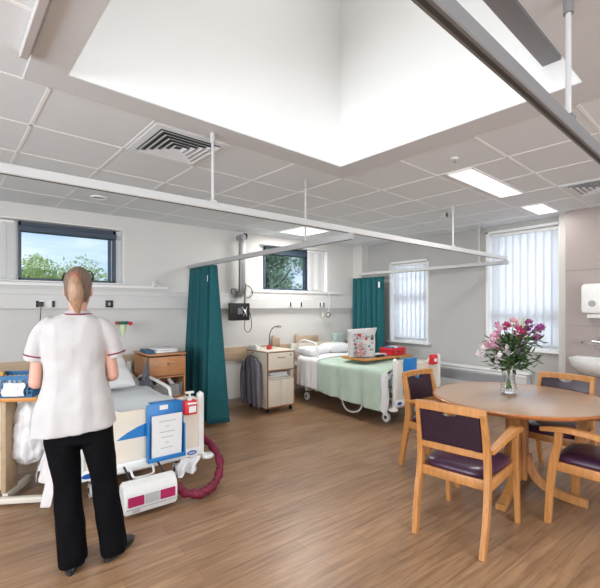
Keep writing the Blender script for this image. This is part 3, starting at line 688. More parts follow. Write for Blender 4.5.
# shirt hanging on its side
t = thing('hanging_shirt', 'grey striped shirt on a hanger hooked to the side of the cream cabinet', 'shirt', (3.035, 4.95, 0))
b = BM(); g = []
prof = [(.02, .775), (.05, .765), (.13, .735), (.19, .69), (.215, .60), (.215, .45), (.222, .30), (.225, .15), (.225, .09)]
for j, (hw, z_) in enumerate(prof):
    row = []
    for i in range(29):
        u = i/28*2-1; row.append(b.verts.new((-.03+.018*sin(u*9+j*.3)*min(1, j/3)+.012*sin(u*21+j)*min(1, j/4), u*hw*(1 if j < 5 else 1), z_-.02*abs(u)*(j > 6)+.006*sin(i*1.3))))
    g.append(row)
for j in range(len(g)-1):
    for i in range(28): b.faces.new((g[j][i], g[j][i+1], g[j+1][i+1], g[j+1][i]))
obj('body', b, shirt_m, t, smooth=80, mods=(('SOLIDIFY', dict(thickness=.02, offset=0)), ('SUBSURF', dict(levels=1, render_levels=1))))
for s_ in (-1, 1): one('sleeve', lambda b: tube(b, [(-.035, s_*.17, .70), (-.045, s_*.215, .55), (-.045, s_*.22, .30), (-.04, s_*.215, .14)], [.03, .034, .032, .03], n=10, smooth_pts=1), shirt_m, t, smooth=True)
one('hanger', lambda b: (tube(b, [(-.03, -.12, .755), (-.03, 0, .79), (-.03, .12, .755)], .006, n=6), tube(b, [(-.03, 0, .79), (-.03, 0, .815), (-.015, 0, .825), (.02, .0, .825)], .003, n=5)), dgrey_m, t)

cw = thing('bedside_cabinet', 'orange-brown wooden bedside cabinet behind the first bed, left of the teal curtain', 'cabinet', (1.50, 4.68, 0))
one('carcass', lambda b: carc(b, .43, .56, .90, shelf=(.40, .64)), cabw_m, cw)
bx('worktop', (-.006, .436, -.01, .565, .90, .92), cabw_m, cw, bev=.003)
d_ = bx('drawer', (.003, .427, -.014, -.001, .668, .885), cabw_m, cw, bev=.003)
one('handle', lambda b: (tube(b, [(.215, -.014, .80), (.215, -.035, .80)], .016, n=12), tube(b, [(.20, -.03, .79), (.235, -.032, .785)], .009)), chrome_m, d_, smooth=True)
bx('door', (.003, .427, -.014, -.001, .08, .40), cabw_m, cw, bev=.003)
bx('plinth', (.02, .41, .03, .5, .0, .07), dgrey_m, cw)
t = thing('wire_basket', 'grey wire basket of toiletries in the wooden cabinet niche', 'basket', (1.555, 4.70, .420))
def wb(b):
    for k in range(7):
        z_ = .01+.022*k; e = .004*k
        tube(b, [(0-e, 0-e*.3, z_), (.32+e, 0-e*.3, z_), (.32+e, .25, z_), (0-e, .25, z_)], .003, n=5, closed=True)
    for k in range(12):
        x = .03*k; tube(b, [(x, 0, .0), (x-.012+.002*k, -.008, .145)], .0025, n=5)
    box(b, 0, .32, 0, .25, 0, .006)
one('wire_frame', wb, mat('basket_grey', (.5, .5, .49), .5), t)
one('liner', lambda b: box(b, .008, .312, .012, .24, .008, .12, bev=.01), mat('basket_liner_grey', (.36, .35, .35), .7), t)
for i, (x, c_, lab, hh) in enumerate([(.07, (.75, .74, .72), 'white toiletry bottle lying in the wire basket, left', .09), (.15, (.45, .12, .10), 'reddish toiletry pack in the wire basket, middle', .07), (.25, (.78, .76, .70), 'pale round-topped toiletry bottle in the wire basket, right', .10)]):
    o = one('toiletry_bottle', lambda b: (tube(b, [(x, .06, .122), (x+.03*(1-i), .11, .122+hh*.6)], [.022, .024], n=12), tube(b, [(x+.03*(1-i), .11, .122+hh*.6), (x+.04*(1-i), .12, .122+hh*.8)], .012, n=10)), mat('toiletry%d' % i, c_, .4), loc=(1.555, 4.70, .420), smooth=30)
    tag(o, lab, 'toiletry', 'toiletries in the wire basket')
t = thing('folded_towels', 'folded white towels on top of the wooden cabinet', 'towels', (1.61, 4.74, .921))
one('towel', lambda b: (box(b, 0, .26, 0, .34, 0, .028, bev=.013, M=Matrix.Rotation(R(4), 4, 'Z')), box(b, .01, .25, .01, .32, .029, .052, bev=.012)), sheet_m, t, smooth=50)
t = tag(one('folder', lambda b: box(b, 0, .09, 0, .30, 0, .035, bev=.004, M=Matrix.Rotation(R(-3), 4, 'Z')), mat('dark_blue_folder', (.01, .09, .20), .5), loc=(1.505, 4.78, .921)), 'dark blue folder left of the towels on the wooden cabinet', 'folder')
# grey bag hanging at side of the wooden cabinet
t = thing('cloth_bag', 'dark grey crumpled bag hanging from the corner of the wooden cabinet', 'bag', (1.455, 4.595, 0))
b = BM(); rings = []
for j, (r1, r2, z_, yo) in enumerate([(.010, .012, .87, 0), (.016, .018, .80, 0), (.030, .03, .72, 0), (.055, .045, .64, 0), (.085, .05, .56, 0), (.105, .055, .48, 0), (.10, .05, .43, 0), (.05, .03, .40, 0)]):
    rings.append([(-.03*j/7+r1*cos(2*pi*k/40)*(1+.16*sin(k*1.9+j)), yo+r2*sin(2*pi*k/40)*(1+.22*sin(k*2.3+j*.7)), z_+.006*sin(k*3)) for k in range(40)])
loft(b, rings); obj('body', b, ctrl_m, t, smooth=60)
one('strap', lambda b: tube(b, [(0, 0, .86), (.02, .03, .90), (.035, .06, .905)], .007, n=6), ctrl_m, t)

# ------------------------------------------------------------------ beds
def cloth_grid(name, f, nu, nv, m, parent, th=.008, sub=1, smooth=80):
    b = BM(); g = [[b.verts.new(f(i/nu, j/nv)) for i in range(nu+1)] for j in range(nv+1)]
    for j in range(nv):
        for i in range(nu): b.faces.new((g[j][i], g[j][i+1], g[j+1][i+1], g[j+1][i]))
    return obj(name, b, m, parent, smooth=smooth, mods=(('SOLIDIFY', dict(thickness=th, offset=0)), ('SUBSURF', dict(levels=sub, render_levels=sub))))
def board(b, W, y, z0, z1, dip=.0):
    pts = []
    for k in range(7): a = pi*k/12; pts.append((W-.05+.05*cos(a), z1-.05+.05*sin(a)))
    if dip: pts += [(W-.15, z1), (W-.19, z1-dip*.3), (W-.23, z1-dip), (.23, z1-dip), (.19, z1-dip*.3), (.15, z1)]
    for k in range(6, 13): a = pi*k/12; pts.append((.05+.05*cos(a), z1-.05+.05*sin(a)))
    pts += [(0, z0), (W, z0)]
    prism(b, pts, .035, Matrix.Translation((0, y, 0)))
def arcpanel(b, W, x0, x1, y, zc, w_):
    n = 14; up = []; lo = []
    for k in range(n+1):
        u = k/n; x = x0+(x1-x0)*u
        up.append((x, zc+w_*math.sqrt(max(0, u*(2-u))))); lo.append((x, zc-.005+.0*u))
    poly = up+lo[::-1]
    # remove duplicates at the tip
    prism(b, poly[1:], .003, Matrix.Translation((0, y, 0)))
def make_bed(label, loc, Lb=2.12, W=.95, hb=.74):
    """local x across, y from foot (0) to head (Lb)"""
    t = thing('hospital_bed', label, 'bed', loc, 0, 'hospital beds')
    fbz = .30
    f_ = one('footboard', lambda b: board(b, W-.10, 0, fbz, hb-.02, .045), cream_m, t, smooth=40, loc=(.05, 0, 0))
    one('blue_flash', lambda b: prism(b, [(.21, .468), (.50, .468), (.50, .575), (.43, .568), (.36, .548), (.29, .518), (.24, .49)], .003, Matrix.Translation((0, -.0035, 0))), bluep_m, f_)
    for xx in (.0, W-.05): one('corner_post', lambda b: tube(b, [(xx+.025, .018, .24), (xx+.025, .018, hb-.05), (xx+.025, .018, hb-.01), (xx+(.035 if xx < .1 else .015), .018, hb+.004)], [1, 1, .95, .6], sq=(.05, .045), up0=(0, 1, 0)), sat_m, t, smooth=40)
    one('bottom_rail', lambda b: (box(b, 0, W, -.012, .05, .225, .298, bev=.01)), sat_m, t, smooth=40)
    lg = one('maker_badge', lambda b: lathe(b, [(.042, 0), (.042, .003)], sy=.42, n=24), mat('badge_blue', (.01, .08, .38), .4), t, loc=(W-.11, -.0125, .262))
    lg.rotation_euler = (R(90), 0, 0)
    lg2 = one('badge_lettering', lambda b: [box(b, -.028+k*.0095, -.028+k*.0095+.005, -.006, .006, .003, .0042) for k in range(6)], paper_m, lg)
    bx('yellow_mark', (W-.21, W-.165, -.0145, -.0125, .255, .278), mat('yellow_sticker', (.8, .5, .05), .5), t)
    lg = one('maker_badge', lambda b: lathe(b, [(.042, 0), (.042, .003)], sy=.42, n=24), mat('badge_blue', (0, 0, 0)), t, loc=(.07, -.0125, .262)); lg.rotation_euler = (R(90), 0, 0)
    for xx in (0, W): one('corner_bumper', lambda b: (lathe(b, [(.045, .19), (.055, .197), (.055, .213), (.045, .22)], (xx + (.03 if xx else -.03), .0, 0), n=24), box(b, xx-.02, xx+.02, -.01, .03, .2, .23)), sat_m, t, smooth=30)
    # head board
    one('headboard', lambda b: board(b, W-.10, 0, .35, .79), cream_m, t, smooth=40, loc=(.05, Lb-.035, 0))
    for xx in (0, W-.05): one('corner_post', lambda b: tube(b, [(xx+.025, Lb-.02, .24), (xx+.025, Lb-.02, .79)], 1, sq=(.05, .045), up0=(0, 1, 0)), sat_m, t, smooth=40)
    # frame
    one('bed_frame', lambda b: ([box(b, xx, xx+.04, .05, Lb-.04, .36, .42, bev=.006) for xx in (.05, W-.09)], [box(b, .09, W-.09, yy, yy+.04, .36, .41, bev=.004) for yy in (.2, .7, 1.2, 1.8)],
        box(b, .2, .28, .25, Lb-.25, .16, .22, bev=.005), box(b, W-.28, W-.2, .25, Lb-.25, .16, .22, bev=.005),
        [box(b, .12, W-.12, yy, yy+.06, .13, .19, bev=.005) for yy in (.22, Lb-.3)], box(b, .3, W-.3, .7, 1.4, .20, .32, bev=.02)), sat_m, t, smooth=40)
    for y0_, y1_ in ((.35, .9), (Lb-.4, Lb-.95)): one('lift_arm', lambda b: [tube(b, [(xx, y0_, .2), (xx, y1_, .37)], 1, sq=(.03, .05)) for xx in (.24, W-.24)], grey_m, t)
    for xx in (.14, W-.14):
        for yy in (.25, Lb-.27):
            cst = one('castor', lambda b: tube(b, [(xx-.015, yy, .055), (xx+.015, yy, .055)], .055, n=20), sat_m, t, smooth=30)
            one('castor_fork', lambda b: (tube(b, [(xx, yy, .05), (xx, yy, .15)], .016, n=8), tube(b, [(xx-.022, yy, .055), (xx+.022, yy, .055)], .02, n=10)), dgrey_m, cst)
    one('mattress', lambda b: box(b, .03, W-.03, .06, Lb-.06, .425, .585, bev=.04, seg=3), mat('mattress_cover', (.55, .62, .68), .6), t, smooth=60)
    return t
B1 = make_bed('hospital bed nearest the nurse, blue document holder on its cream footboard', (.53, 3.20, 0))
B2 = dup(B1, (3.93, 3.16, 0), 0, 'hospital bed by the far corner under the pale green blanket')
def siderail(parent, x, y0, y1, z0, z1):
    def f(b):
        tube(b, [(x, y0, z0), (x, y0+.05, z1-.03), (x, y0+.10, z1), (x, y1-.08, z1+.03), (x, y1, z0+.05)], .016, n=10, smooth_pts=2)
        tube(b, [(x, y0+.02, z0+.12), (x, y1-.03, z0+.14)], .013, n=8)
    return one('side_rail', f, sat_m, parent, smooth=True)
siderail(B1, .95, .72, 1.85, .42, .665); siderail(B1, -.0, .72, 1.85, .42, .665)
siderail(B2, .0, 1.40, 1.98, .5, .84)
B2.scale = (1, 1, 1.11)
# bedding bed 1
def bedding1(u, v_):
    x = -.02+.98*u; y = .05+1.98*v_
    e = min(u, 1-u); drop = max(0, .05-e)/.05
    z = .60+.012*sin(9*u+5*v_)+.008*sin(17*v_+3*u)
    back = max(0, v_-.75); z += back*.3
    return (.53+x*1.0, 3.20+y, z-.07*drop*drop)
o = cloth_grid('bed_sheet', bedding1, 26, 40, mat('pale_bluish_sheet', (.68, .72, .73), .9, var=.03, bump=.4, bscale=12), None)
tag(o, 'pale bluish-white sheet spread over the first bed', 'sheet')
def pillow(name, loc, rx, ry, rz_, rot, label, tilt=0):
    b = BM(); n = 30; rings = []
    for j in range(13):
        v_ = -1+2*j/12; hgt = (1-abs(v_)**2.4)**.6 if abs(v_) < 1 else .02
        s_ = 1-.0*abs(v_)
        ring = []
        for k in range(n):
            a = 2*pi*k/n; c_, s2 = cos(a), sin(a); r_ = (abs(c_)**4+abs(s2)**4)**(-1/4)
            sc_ = (1-abs(v_)**3)**.33 if abs(v_) < .999 else .93
            sc_ = .93+.07*sc_
            th = 1-max(abs(c_*r_), abs(s2*r_))*0
            ring.append((rx*c_*r_*sc_, ry*s2*r_*sc_, 0))
        rings.append(ring)
    b.free(); b = BM()
    N2 = 22
    def P(u, w2, sgn):
        fu, fw_ = 1-abs(u)**4, 1-abs(w2)**4
        return (rx*u*(1-.06*(1-abs(w2))*0-.05*w2*w2*0), ry*w2, sgn*rz_*math.sqrt(max(0, fu*fw_))+.006*sin(5*u+7*w2))
    for sgn in (1, -1):
        g = [[b.verts.new(P(-1+2*i/N2, -1+2*j/N2, sgn)) for i in range(N2+1)] for j in range(N2+1)]
        for j in range(N2):
            for i in range(N2): b.faces.new((g[j][i], g[j][i+1], g[j+1][i+1], g[j+1][i]))
    bmesh.ops.remove_doubles(b, verts=b.verts, dist=.0015)
    o = obj(name, b, sheet_m, None, smooth=80, loc=loc); o.rotation_euler = (tilt, 0, rot); return tag(o, label, 'pillow')
pillow('pillow', (.93, 4.55, .80), .32, .27, .075, R(3), 'white pillow propped up on the first bed beside the nurse', R(32))
# hanging sheets left of bed 1
def hang1(u, v_):
    y = 3.30+.75*u; z = .66-.60*v_*(1 if u > .62 or u < .25 else .82)+.0
    z = max(z, .03)
    return (.475-.12*v_*(1-.3*u)+.025*sin(u*24+v_*2)*(.3+v_)-.08*max(0, .25-u)*4*v_*0, y-.05*v_*sin(u*7), z)
o = cloth_grid('crumpled_sheet', hang1, 44, 16, mat('crumpled_sheet_cloth', (.72, .68, .68), .85, var=.06, bump=.6, bscale=10), None)
tag(o, 'crumpled white sheet hanging off the left side of the first bed', 'sheet')
def hang0(u, v_):
    y = 3.42+.36*u; z = .72-.42*v_-.08*sin(u*pi)
    return (.27-.10*sin(v_*pi)*(.6+.4*sin(u*9))+.02*sin(u*31+3*v_), y, z)

# document holder on footboard
t = thing('document_holder', 'bright blue plastic document holder hooked on the first bed footboard', 'document holder', (1.0, 3.187, .27))
bx('back_plate', (0, .295, -.012, -.001, .0, .435), bluep_m, t, bev=.004)
one('tray', lambda b: (box(b, 0, .295, -.05, -.012, 0, .015, bev=.003), box(b, 0, .012, -.05, -.012, 0, .30, bev=.003), box(b, .283, .295, -.05, -.012, 0, .26, bev=.003), box(b, 0, .295, -.055, -.05, 0, .035, bev=.002), box(b, .03, .27, -.012, .055, .433, .442, bev=.003)), bluep_m, t, smooth=30)
bx('label', (.10, .165, -.0145, -.0125, .385, .42), paper_m, t)
t = thing('document', 'white printed document standing in the blue holder', 'document', (1.03, 3.164, .287))
t.rotation_euler = (R(3), 0, 0)
bx('sheets', (0, .235, -.014, .0, 0, .335), paper_m, t)
def lines(b):
    for k, w_ in enumerate((.13, .03, .12, .09, .03, .10)):
        z_ = .285-.042*k; box(b, .118-w_/2, .118+w_/2, -.0155, -.0143, z_, z_+.005)
one('printed_lines', lines, print_m, t)
# gel bottle
t = thing('hand_gel_dispenser', 'red hand gel bottle with white pump hooked on the first bed footboard', 'gel dispenser', (1.335, 3.152, .59))
bx('bottle', (-.05, .055, -.035, .035, 0, .115), red_m, t, bev=.012)
bx('label', (-.02, .04, -.0375, -.0355, .02, .07), paper_m, t)
bx('label', (-.03, .045, -.0375, -.0355, .085, .10), paper_m, t)
one('pump', lambda b: (lathe(b, [(.02, .115), (.02, .135), (.009, .14), (.009, .170)], n=14), box(b, -.035, .035, -.014, .014, .168, .186, bev=.006)), sat_m, t, smooth=30)
one('hook', lambda b: (tube(b, [(.0, .034, .08), (.0, .040, .135), (.0, .088, .138), (.0, .092, .10)], .005, n=6)), chrome_m, t)
# mattress pump hanging at bed end
t = thing('mattress_pump', 'white mattress air pump with maroon panels hanging below the first bed foot', 'air pump', (.765, 2.965, .03), R(0))
b = BM()
poly = [(.0, .0), (.14, .0), (.155, .03), (.155, .12), (.14, .155), (.10, .185), (.05, .19), (.02, .16), (-.01, .03)]
prism(b, [(x, z*1.12) for x, z in poly], .37, Matrix.Rotation(R(-90), 4, 'Z') @ Matrix.Identity(4))
bmesh.ops.transform(b, matrix=Matrix.Translation((0, .08, 0)), verts=b.verts)
bmesh.ops.bevel(b, geom=[e for e in b.edges], offset=.012, segments=3, affect='EDGES')
hx0 = min(v.co.x for v in b.verts)
obj('casing', b, sat_m, t, smooth=50)
# front face of the pump leans back: slope from (y=-.075,z=.03) .. see casing profile
fpl = Matrix.Translation((0, .0, 0))
def fpanel(name, x0, x1, z0, z1, m, parent, off=.004):
    # the casing's camera-side face runs from y=-.06 (z .16) to y=-.09 (z .03) in local space
    return bx(name, (x0, x1, -.0795-off, -.0795, z0, z1), m, parent)
fpanel('maroon_panel', .022, .128, .065, .13, maroonp_m, t)
fpanel('maroon_panel', .242, .348, .065, .13, maroonp_m, t)
fpanel('control_label', .138, .232, .065, .13, lgrey_m, t)
fpanel('lower_trim', .01, .36, .045, .052, lgrey_m, t)
fpanel('badge', .05, .10, .022, .04, lgrey_m, t)
for hx_ in (.07, .31): one('hook', lambda b: tube(b, [(hx_, .05, .195), (hx_, .13, .225), (hx_, .20, .245)], .008, n=8, smooth_pts=1), black_m, t, smooth=True)
one('frame_loop', lambda b: tube(b, [(.36, -.015, .235), (.36, -.05, .20), (.38, -.06, .185), (.50, -.06, .185), (.52, -.05, .20), (.52, -.015, .235)], .009, n=8, smooth_pts=2), sat_m, B1, smooth=True)
# maroon hose
hp = [(1.15, 3.06, .13), (1.20, 2.93, .07), (1.30, 2.88, .05), (1.40, 2.90, .06), (1.50, 2.98, .09), (1.575, 3.08, .14), (1.60, 3.18, .21), (1.58, 3.30, .27), (1.53, 3.42, .33), (1.46, 3.55, .39)]
b = BM(); P_ = []; rr_ = []
for i in range(len(hp)-1):
    for k in range(6):
        u = k/6; P_.append(tuple(V(hp[i]).lerp(V(hp[i+1]), u))); rr_.append(.034+.006*sin(i*6+k*2.3)+.005*sin(k*5+i))
tube(b, P_, rr_, n=14, smooth_pts=1)
o = obj('air_hose', b, maroon_m, None, smooth=60, mods=(('SMOOTH', dict(iterations=3)),)); tag(o, 'maroon fabric-covered air hose looping on the floor at the first bed corner', 'hose')
# small clear bag under the board
def sm(u, v_): return (1.27+.17*u-.03*v_+.01*sin(v_*9), 3.18+.02*sin(u*12+v_*3)*(1+v_), .235-.15*v_+.02*sin(u*pi)*v_)
o = cloth_grid('plastic_bag', sm, 16, 8, bag_m, None, th=.004); tag(o, 'small white plastic bag dangling below the first bed footboard', 'bag')

# bedding bed 2
def sheet2(u, v_):
    x = 3.93-.035+1.02*u; y = 3.16+.06+2.0*v_
    z = .655+.012*sin(8*u+6*v_)
    if u < .06: z -= .10*(1-u/.06)
    return (x, y, z)
o = cloth_grid('bed_sheet', sheet2, 24, 30, sheet_m, None); tag(o, 'white sheet covering the mattress of the far bed', 'sheet')
def side_over(u, v_, x0, x1, y0, y1, zt, zb, wave=.012, lift=0):
    """u across from hanging near side to far side, v along y"""
    y = y0+(y1-y0)*v_; s_ = u*1.6
    hang = zt-zb
    if s_ < .6:
        k = s_/.6; z = zb+hang*k; x = x0-.03+.022*sin(v_*22+1.3*k)*(1-k)+.012*sin(v_*41)*(1-k); 
        if k > .9: z = zt-.01*(1-(k-.9)/.1)
        y += .02*(1-k)*sin(v_*13)
    else:
        k = (s_-.6)/1.0; x = x0+(x1-x0)*k; z = zt+.012+wave*sin(6*k+7*v_)+.02*sin(pi*k)
    return (x, y, z+lift*0)
def blanket(u, v_):
    zb = .17+.07*v_
    p = side_over(u, v_, 3.885, 4.93, 3.225, 4.56, .67, zb); return p
o = cloth_grid('green_blanket', blanket, 40, 48, green_m, None, th=.008); tag(o, 'pale green blanket draped over the far bed and hanging down its side', 'blanket')
def corner_sheet(u, v_): return (3.838+.015*sin(u*5)+.02*u, 3.185+.12*u+.02*sin(v_*9)*v_, .66-.53*v_+.06*u*v_)
o = cloth_grid('sheet_corner', corner_sheet, 6, 14, sheet_m, None, th=.005); tag(o, 'white sheet tail hanging at the foot corner of the far bed', 'sheet')
def white_fold(u, v_):
    return side_over(u, v_, 3.872, 4.93, 4.50, 4.97, .685, .27, .008)
o = cloth_grid('folded_back_sheet', white_fold, 40, 16, sheet_m, None, th=.008); tag(o, 'white folded-back top sheet between the pillow and green blanket', 'sheet')
pillow('pillow', (4.16, 5.0, .76), .24, .19, .075, R(8), 'white pillow lying at the near side of the far bed')
pillow('pillow', (4.66, 4.99, .79), .24, .19, .08, R(-6), 'plump white pillow at the far side of the far bed')
# leg-raise tube under bed 2
t = one('floor_tube', lambda b: tube(b, [(.03, .98, .34), (.02, .95, .2), (.0, .86, .06), (.0, .70, .045), (.0, .55, .10), (.02, .50, .34)], .012, n=8, smooth_pts=2), sat_m, B2, smooth=True)
t = thing('document_holder', 'blue document holder on the far bed footboard behind a chair back', 'document holder', (4.08, 3.155, .405))
bx('back_plate', (0, .26, -.012, -.001, 0, .42), bluep_m, t, bev=.004); bx('tray', (0, .26, -.05, -.013, 0, .20), bluep_m, t, bev=.006)
t = thing('hand_gel_dispenser', 'red hand gel bottle hooked at the right end of the far bed footboard', 'gel dispenser', (4.66, 3.115, .715))
bx('bottle', (-.06, .05, -.032, .032, 0, .13), red_m, t, bev=.012); bx('label', (-.035, .025, -.034, -.032, .04, .08), paper_m, t)
one('hook', lambda b: tube(b, [(0, .03, .11), (0, .04, .10), (0, .05, .09)], .006, n=6), chrome_m, t)

# ------------------------------------------------------------------ overbed tables
def overbed(label, loc, rz, L_=.80, Wd=.40, h_=.77, base_side=-1, top=cream_m):
    t = thing('overbed_table', label, 'overbed table', loc, rz, 'overbed tables')
    bx('tabletop', (-L_/2, L_/2, -Wd/2, Wd/2, h_-.022, h_-.002), top, t, bev=.004)
    one('edge', lambda b: [box(b, *a, bev=.008) for a in ((-L_/2-.012, L_/2+.012, -Wd/2-.012, -Wd/2, h_-.026, h_+.004), (-L_/2-.012, L_/2+.012, Wd/2, Wd/2+.012, h_-.026, h_+.004), (-L_/2-.012, -L_/2, -Wd/2, Wd/2, h_-.026, h_+.004), (L_/2, L_/2+.012, -Wd/2, Wd/2, h_-.026, h_+.004))], mat('orange_wood_edge', (.62, .26, .06), .4, var=.1), t, smooth=40)
    return t
# table left of the nurse: panel leg, floor beam
dirx = V((.867, -.498, 0)).normalized(); ang = math.atan2(dirx.y, dirx.x)
tb = overbed('cream overbed table with blue basket at the left edge behind the nurse', (.058, 3.975, 0), ang, L_=.84, h_=.785)
one('panel_leg', lambda b: (box(b, -.30, .165, -.165, -.145, .10, .40, bev=.003), box(b, -.30, .165, -.165, -.145, .404, .757, bev=.003)), cream_m, tb, smooth=30)
one('side_post', lambda b: box(b, .166, .20, -.165, .0, .07, .757, bev=.004), mat('side_post_wood', (.46, .33, .20), .5, var=.1), tb, smooth=30)
one('base_beam', lambda b: (box(b, -.42, .54, -.235, -.185, .02, .062, bev=.008), box(b, .17, .215, -.16, .20, .02, .07, bev=.006), box(b, -.42, -.37, -.165, .20, .02, .062, bev=.006)), pale_m, tb, smooth=30)
for xx in (-.38, .36): one('castor', lambda b: tube(b, [(xx-.01, -.18, .0125), (xx+.01, -.18, .0125)], .0125, n=12), rub_m, tb)
# blue basket with contents
M0 = Matrix.Translation((.058, 3.975, .015)) @ Matrix.Rotation(ang, 4, 'Z')
bl = M0 @ V((.17, -.05, .772))
t = thing('plastic_basket', 'blue slotted plastic basket on the left overbed table', 'basket', tuple(bl), ang)
def bask(b, L_, W_, Hh, m=None):
    nx, nz = 13, 3
    def side(M_, L2):
        box(b, -L2/2, L2/2, -.003, .003, 0, .02, M=M_); box(b, -L2/2, L2/2, -.006, .006, Hh-.03, Hh, M=M_)
        for k in range(nx+1):
            x = -L2/2+L2*k/nx; box(b, x-.006, x+.006, -.002, .002, .02, Hh-.03, M=M_)
        for z_ in (.045, .075): box(b, -L2/2, L2/2, -.002, .002, z_, z_+.008, M=M_)
    side(Matrix.Translation((0, -W_/2, 0)), L_); side(Matrix.Translation((0, W_/2, 0)), L_)
    side(Matrix.Translation((-L_/2, 0, 0)) @ Matrix.Rotation(pi/2, 4, 'Z'), W_); side(Matrix.Translation((L_/2, 0, 0)) @ Matrix.Rotation(pi/2, 4, 'Z'), W_)
    box(b, -L_/2, L_/2, -W_/2, W_/2, 0, .004)
one('basket_shell', lambda b: bask(b, .44, .27, .16), cyanp_m, t)
def inner(label, name, x, y, sx, sy, h_, col, cat, rz=0):
    p = M0 @ V((.17+x, -.05+y, .778)); o = bx(name, (-sx/2, sx/2, -sy/2, sy/2, 0, h_), mat('pack_'+name+str(round(col[0]*100)), col, .5), bev=.006, loc=tuple(p), rz=ang+rz); tag(o, label, cat); return o
inner('white pack inside the blue basket, left part', 'white_pack', -.11, -.03, .12, .10, .10, (.78, .76, .74), 'pack')
inner('orange-yellow pack poking up in the blue basket', 'orange_pack', -.12, .07, .08, .05, .16, (.8, .42, .08), 'pack', .2)
inner('white crumpled packet in the middle of the blue basket', 'white_packet', .06, -.02, .10, .16, .13, (.75, .78, .82), 'pack', .3)
p = M0 @ V((.30, -.155, .772))
o = cloth_grid('folded_cloth', lambda u, v_: (.075*(u-.5)*2+.01*sin(v_*7), .0-.01*v_+.008*sin(u*9), .015+.10*(1-v_)), 10, 6, sheet_m, None, th=.006)
o.location = (M0 @ V((.28, -.205, .76)))[:]; o.location = tuple(M0 @ V((.27, -.198, .768))); o.rotation_euler.z = ang; tag(o, 'white cloth draped at the front of the blue basket', 'cloth')
# white bag / towel heap beneath table edge
b = BM(); rings = []
for j, (r_, z_) in enumerate([(.03, .725), (.075, .70), (.10, .62), (.115, .50), (.12, .38), (.10, .27), (.04, .24)]):
    rings.append([(r_*cos(2*pi*k/30)*(1+.12*sin(k*1.7+j)), r_*.7*sin(2*pi*k/30)*(1+.12*sin(k*2.9+j)), z_) for k in range(30)])
loft(b, rings); o = obj('laundry_bag', b, bag_m, None, smooth=60, loc=(.31, 3.84, 0), mods=(('SUBSURF', dict(levels=2, render_levels=2)),)); tb_ = bpy.data.textures.new('bag_creases', 'VORONOI'); tb_.noise_scale = .07; md = o.modifiers.new('creases', 'DISPLACE'); md.texture = tb_; md.strength = .045; md.mid_level = .4; md.texture_coords = 'LOCAL'; tag(o, 'bunched white and grey laundry bag between the left overbed table and bed', 'bag')

t2_ = overbed('overbed table across the far bed carrying the printed bag and red basket', (4.52, 3.95, 0), 0, L_=.98, Wd=.42, h_=.765, top=tabtop_m)
one('stem', lambda b: (box(b, .44, .49, -.04, .04, .05, .745, bev=.006), box(b, .30, .49, -.04, .04, .725, .743, bev=.004), box(b, .44, .49, -.25, .25, .02, .06, bev=.006)), sat_m, t2_, smooth=30)
# printed bag
t = thing('printed_bag', 'large white paper bag with printed pictures on the far overbed table', 'bag', (4.22, 3.98, .77), R(-22)); t.scale = (1.12, 1, 1)
b = BM(); rings = []
for j, (hx, hy, z_) in enumerate([(.17, .07, 0), (.172, .075, .10), (.168, .07, .20), (.175, .055, .30), (.20, .03, .375), (.205, .012, .39)]):
    r = []
    for k in range(32):
        a = 2*pi*k/32; c_, s2 = cos(a), sin(a); q = (abs(c_)**6+abs(s2)**6)**(-1/6); r.append((hx*c_*q+.006*sin(j*2+k), hy*s2*q+.006*sin(k*1.3+j), z_+(.012*c_*q if j > 3 else 0)))
    rings.append(r)
loft(b, rings); obj('bag_body', b, pattern_m, t, smooth=50)
pr = random.Random(5); PC = [(.55, .03, .04), (.04, .04, .05), (.35, .12, .12), (.05, .25, .28), (.30, .30, .34), (.6, .35, .30)]
for k in range(24):
    x = -.14+.25*pr.random(); z_ = .03+.28*pr.random(); s_ = pr.uniform(.012, .028)
    bx('printed_picture', (x, x+s_*1.2, -.0845, -.0795, z_, z_+s_*1.4), mat('print%d' % (k % 6), PC[k % 6], .6), t)
for k in range(9):
    z_ = .03+.036*k; bx('printed_text', (-.15, -.02+.10*((k*7) % 5)/5, -.083, -.079, z_, z_+.006), mat('print_grey', (.40, .40, .42), .7), t)
t = thing('plush_figure', 'small red and white bundle of items beside the printed bag', 'ornament', (4.06, 3.86, .77)); t.scale = (.8, .8, .8)
one('bundle', lambda b: [sphere(b, (.0+.02*sin(k*2), .02*cos(k*3), .05+.035*k), .045-.003*k, seg=10) for k in range(6)], mat('bundle_mixed', (.60, .52, .50), .8, vscale=30, col2=(.45, .06, .06)), t, smooth=True)
t = thing('red_basket', 'red plastic basket at the right end of the far overbed table', 'basket', (4.80, 3.90, .77))
one('basket_shell', lambda b: bask(b, .30, .22, .10), red_m, t)
for i, (x, c_, lab) in enumerate([(-.08, (.10, .14, .28), 'dark blue packet in the red basket, left'), (.0, (.75, .74, .76), 'white packet in the red basket, middle'), (.09, (.40, .22, .30), 'mauve packet in the red basket, right')]):
    o = bx('packet', (-.03, .03, -.07, .07, 0, .11), mat('packet%d' % i, c_, .5), bev=.006, loc=(4.80+x, 3.90, .776)); tag(o, lab, 'packet', 'packets in the red basket')
t = tag(one('newspaper', lambda b: box(b, -.12, .12, -.1, .12, 0, .018, bev=.004), mat('newsprint', (.66, .66, .68), .8, var=.2, vscale=40), loc=(4.52, 3.95, .77), rz=R(15)), 'folded newspaper on the far overbed table between bag and red basket', 'newspaper')
t = tag(one('spectacle_case', lambda b: box(b, -.08, .08, -.025, .025, 0, .03, bev=.012), black_m, loc=(4.40, 3.79, .77), rz=R(8), smooth=40), 'black spectacle case on the far overbed table edge', 'case')
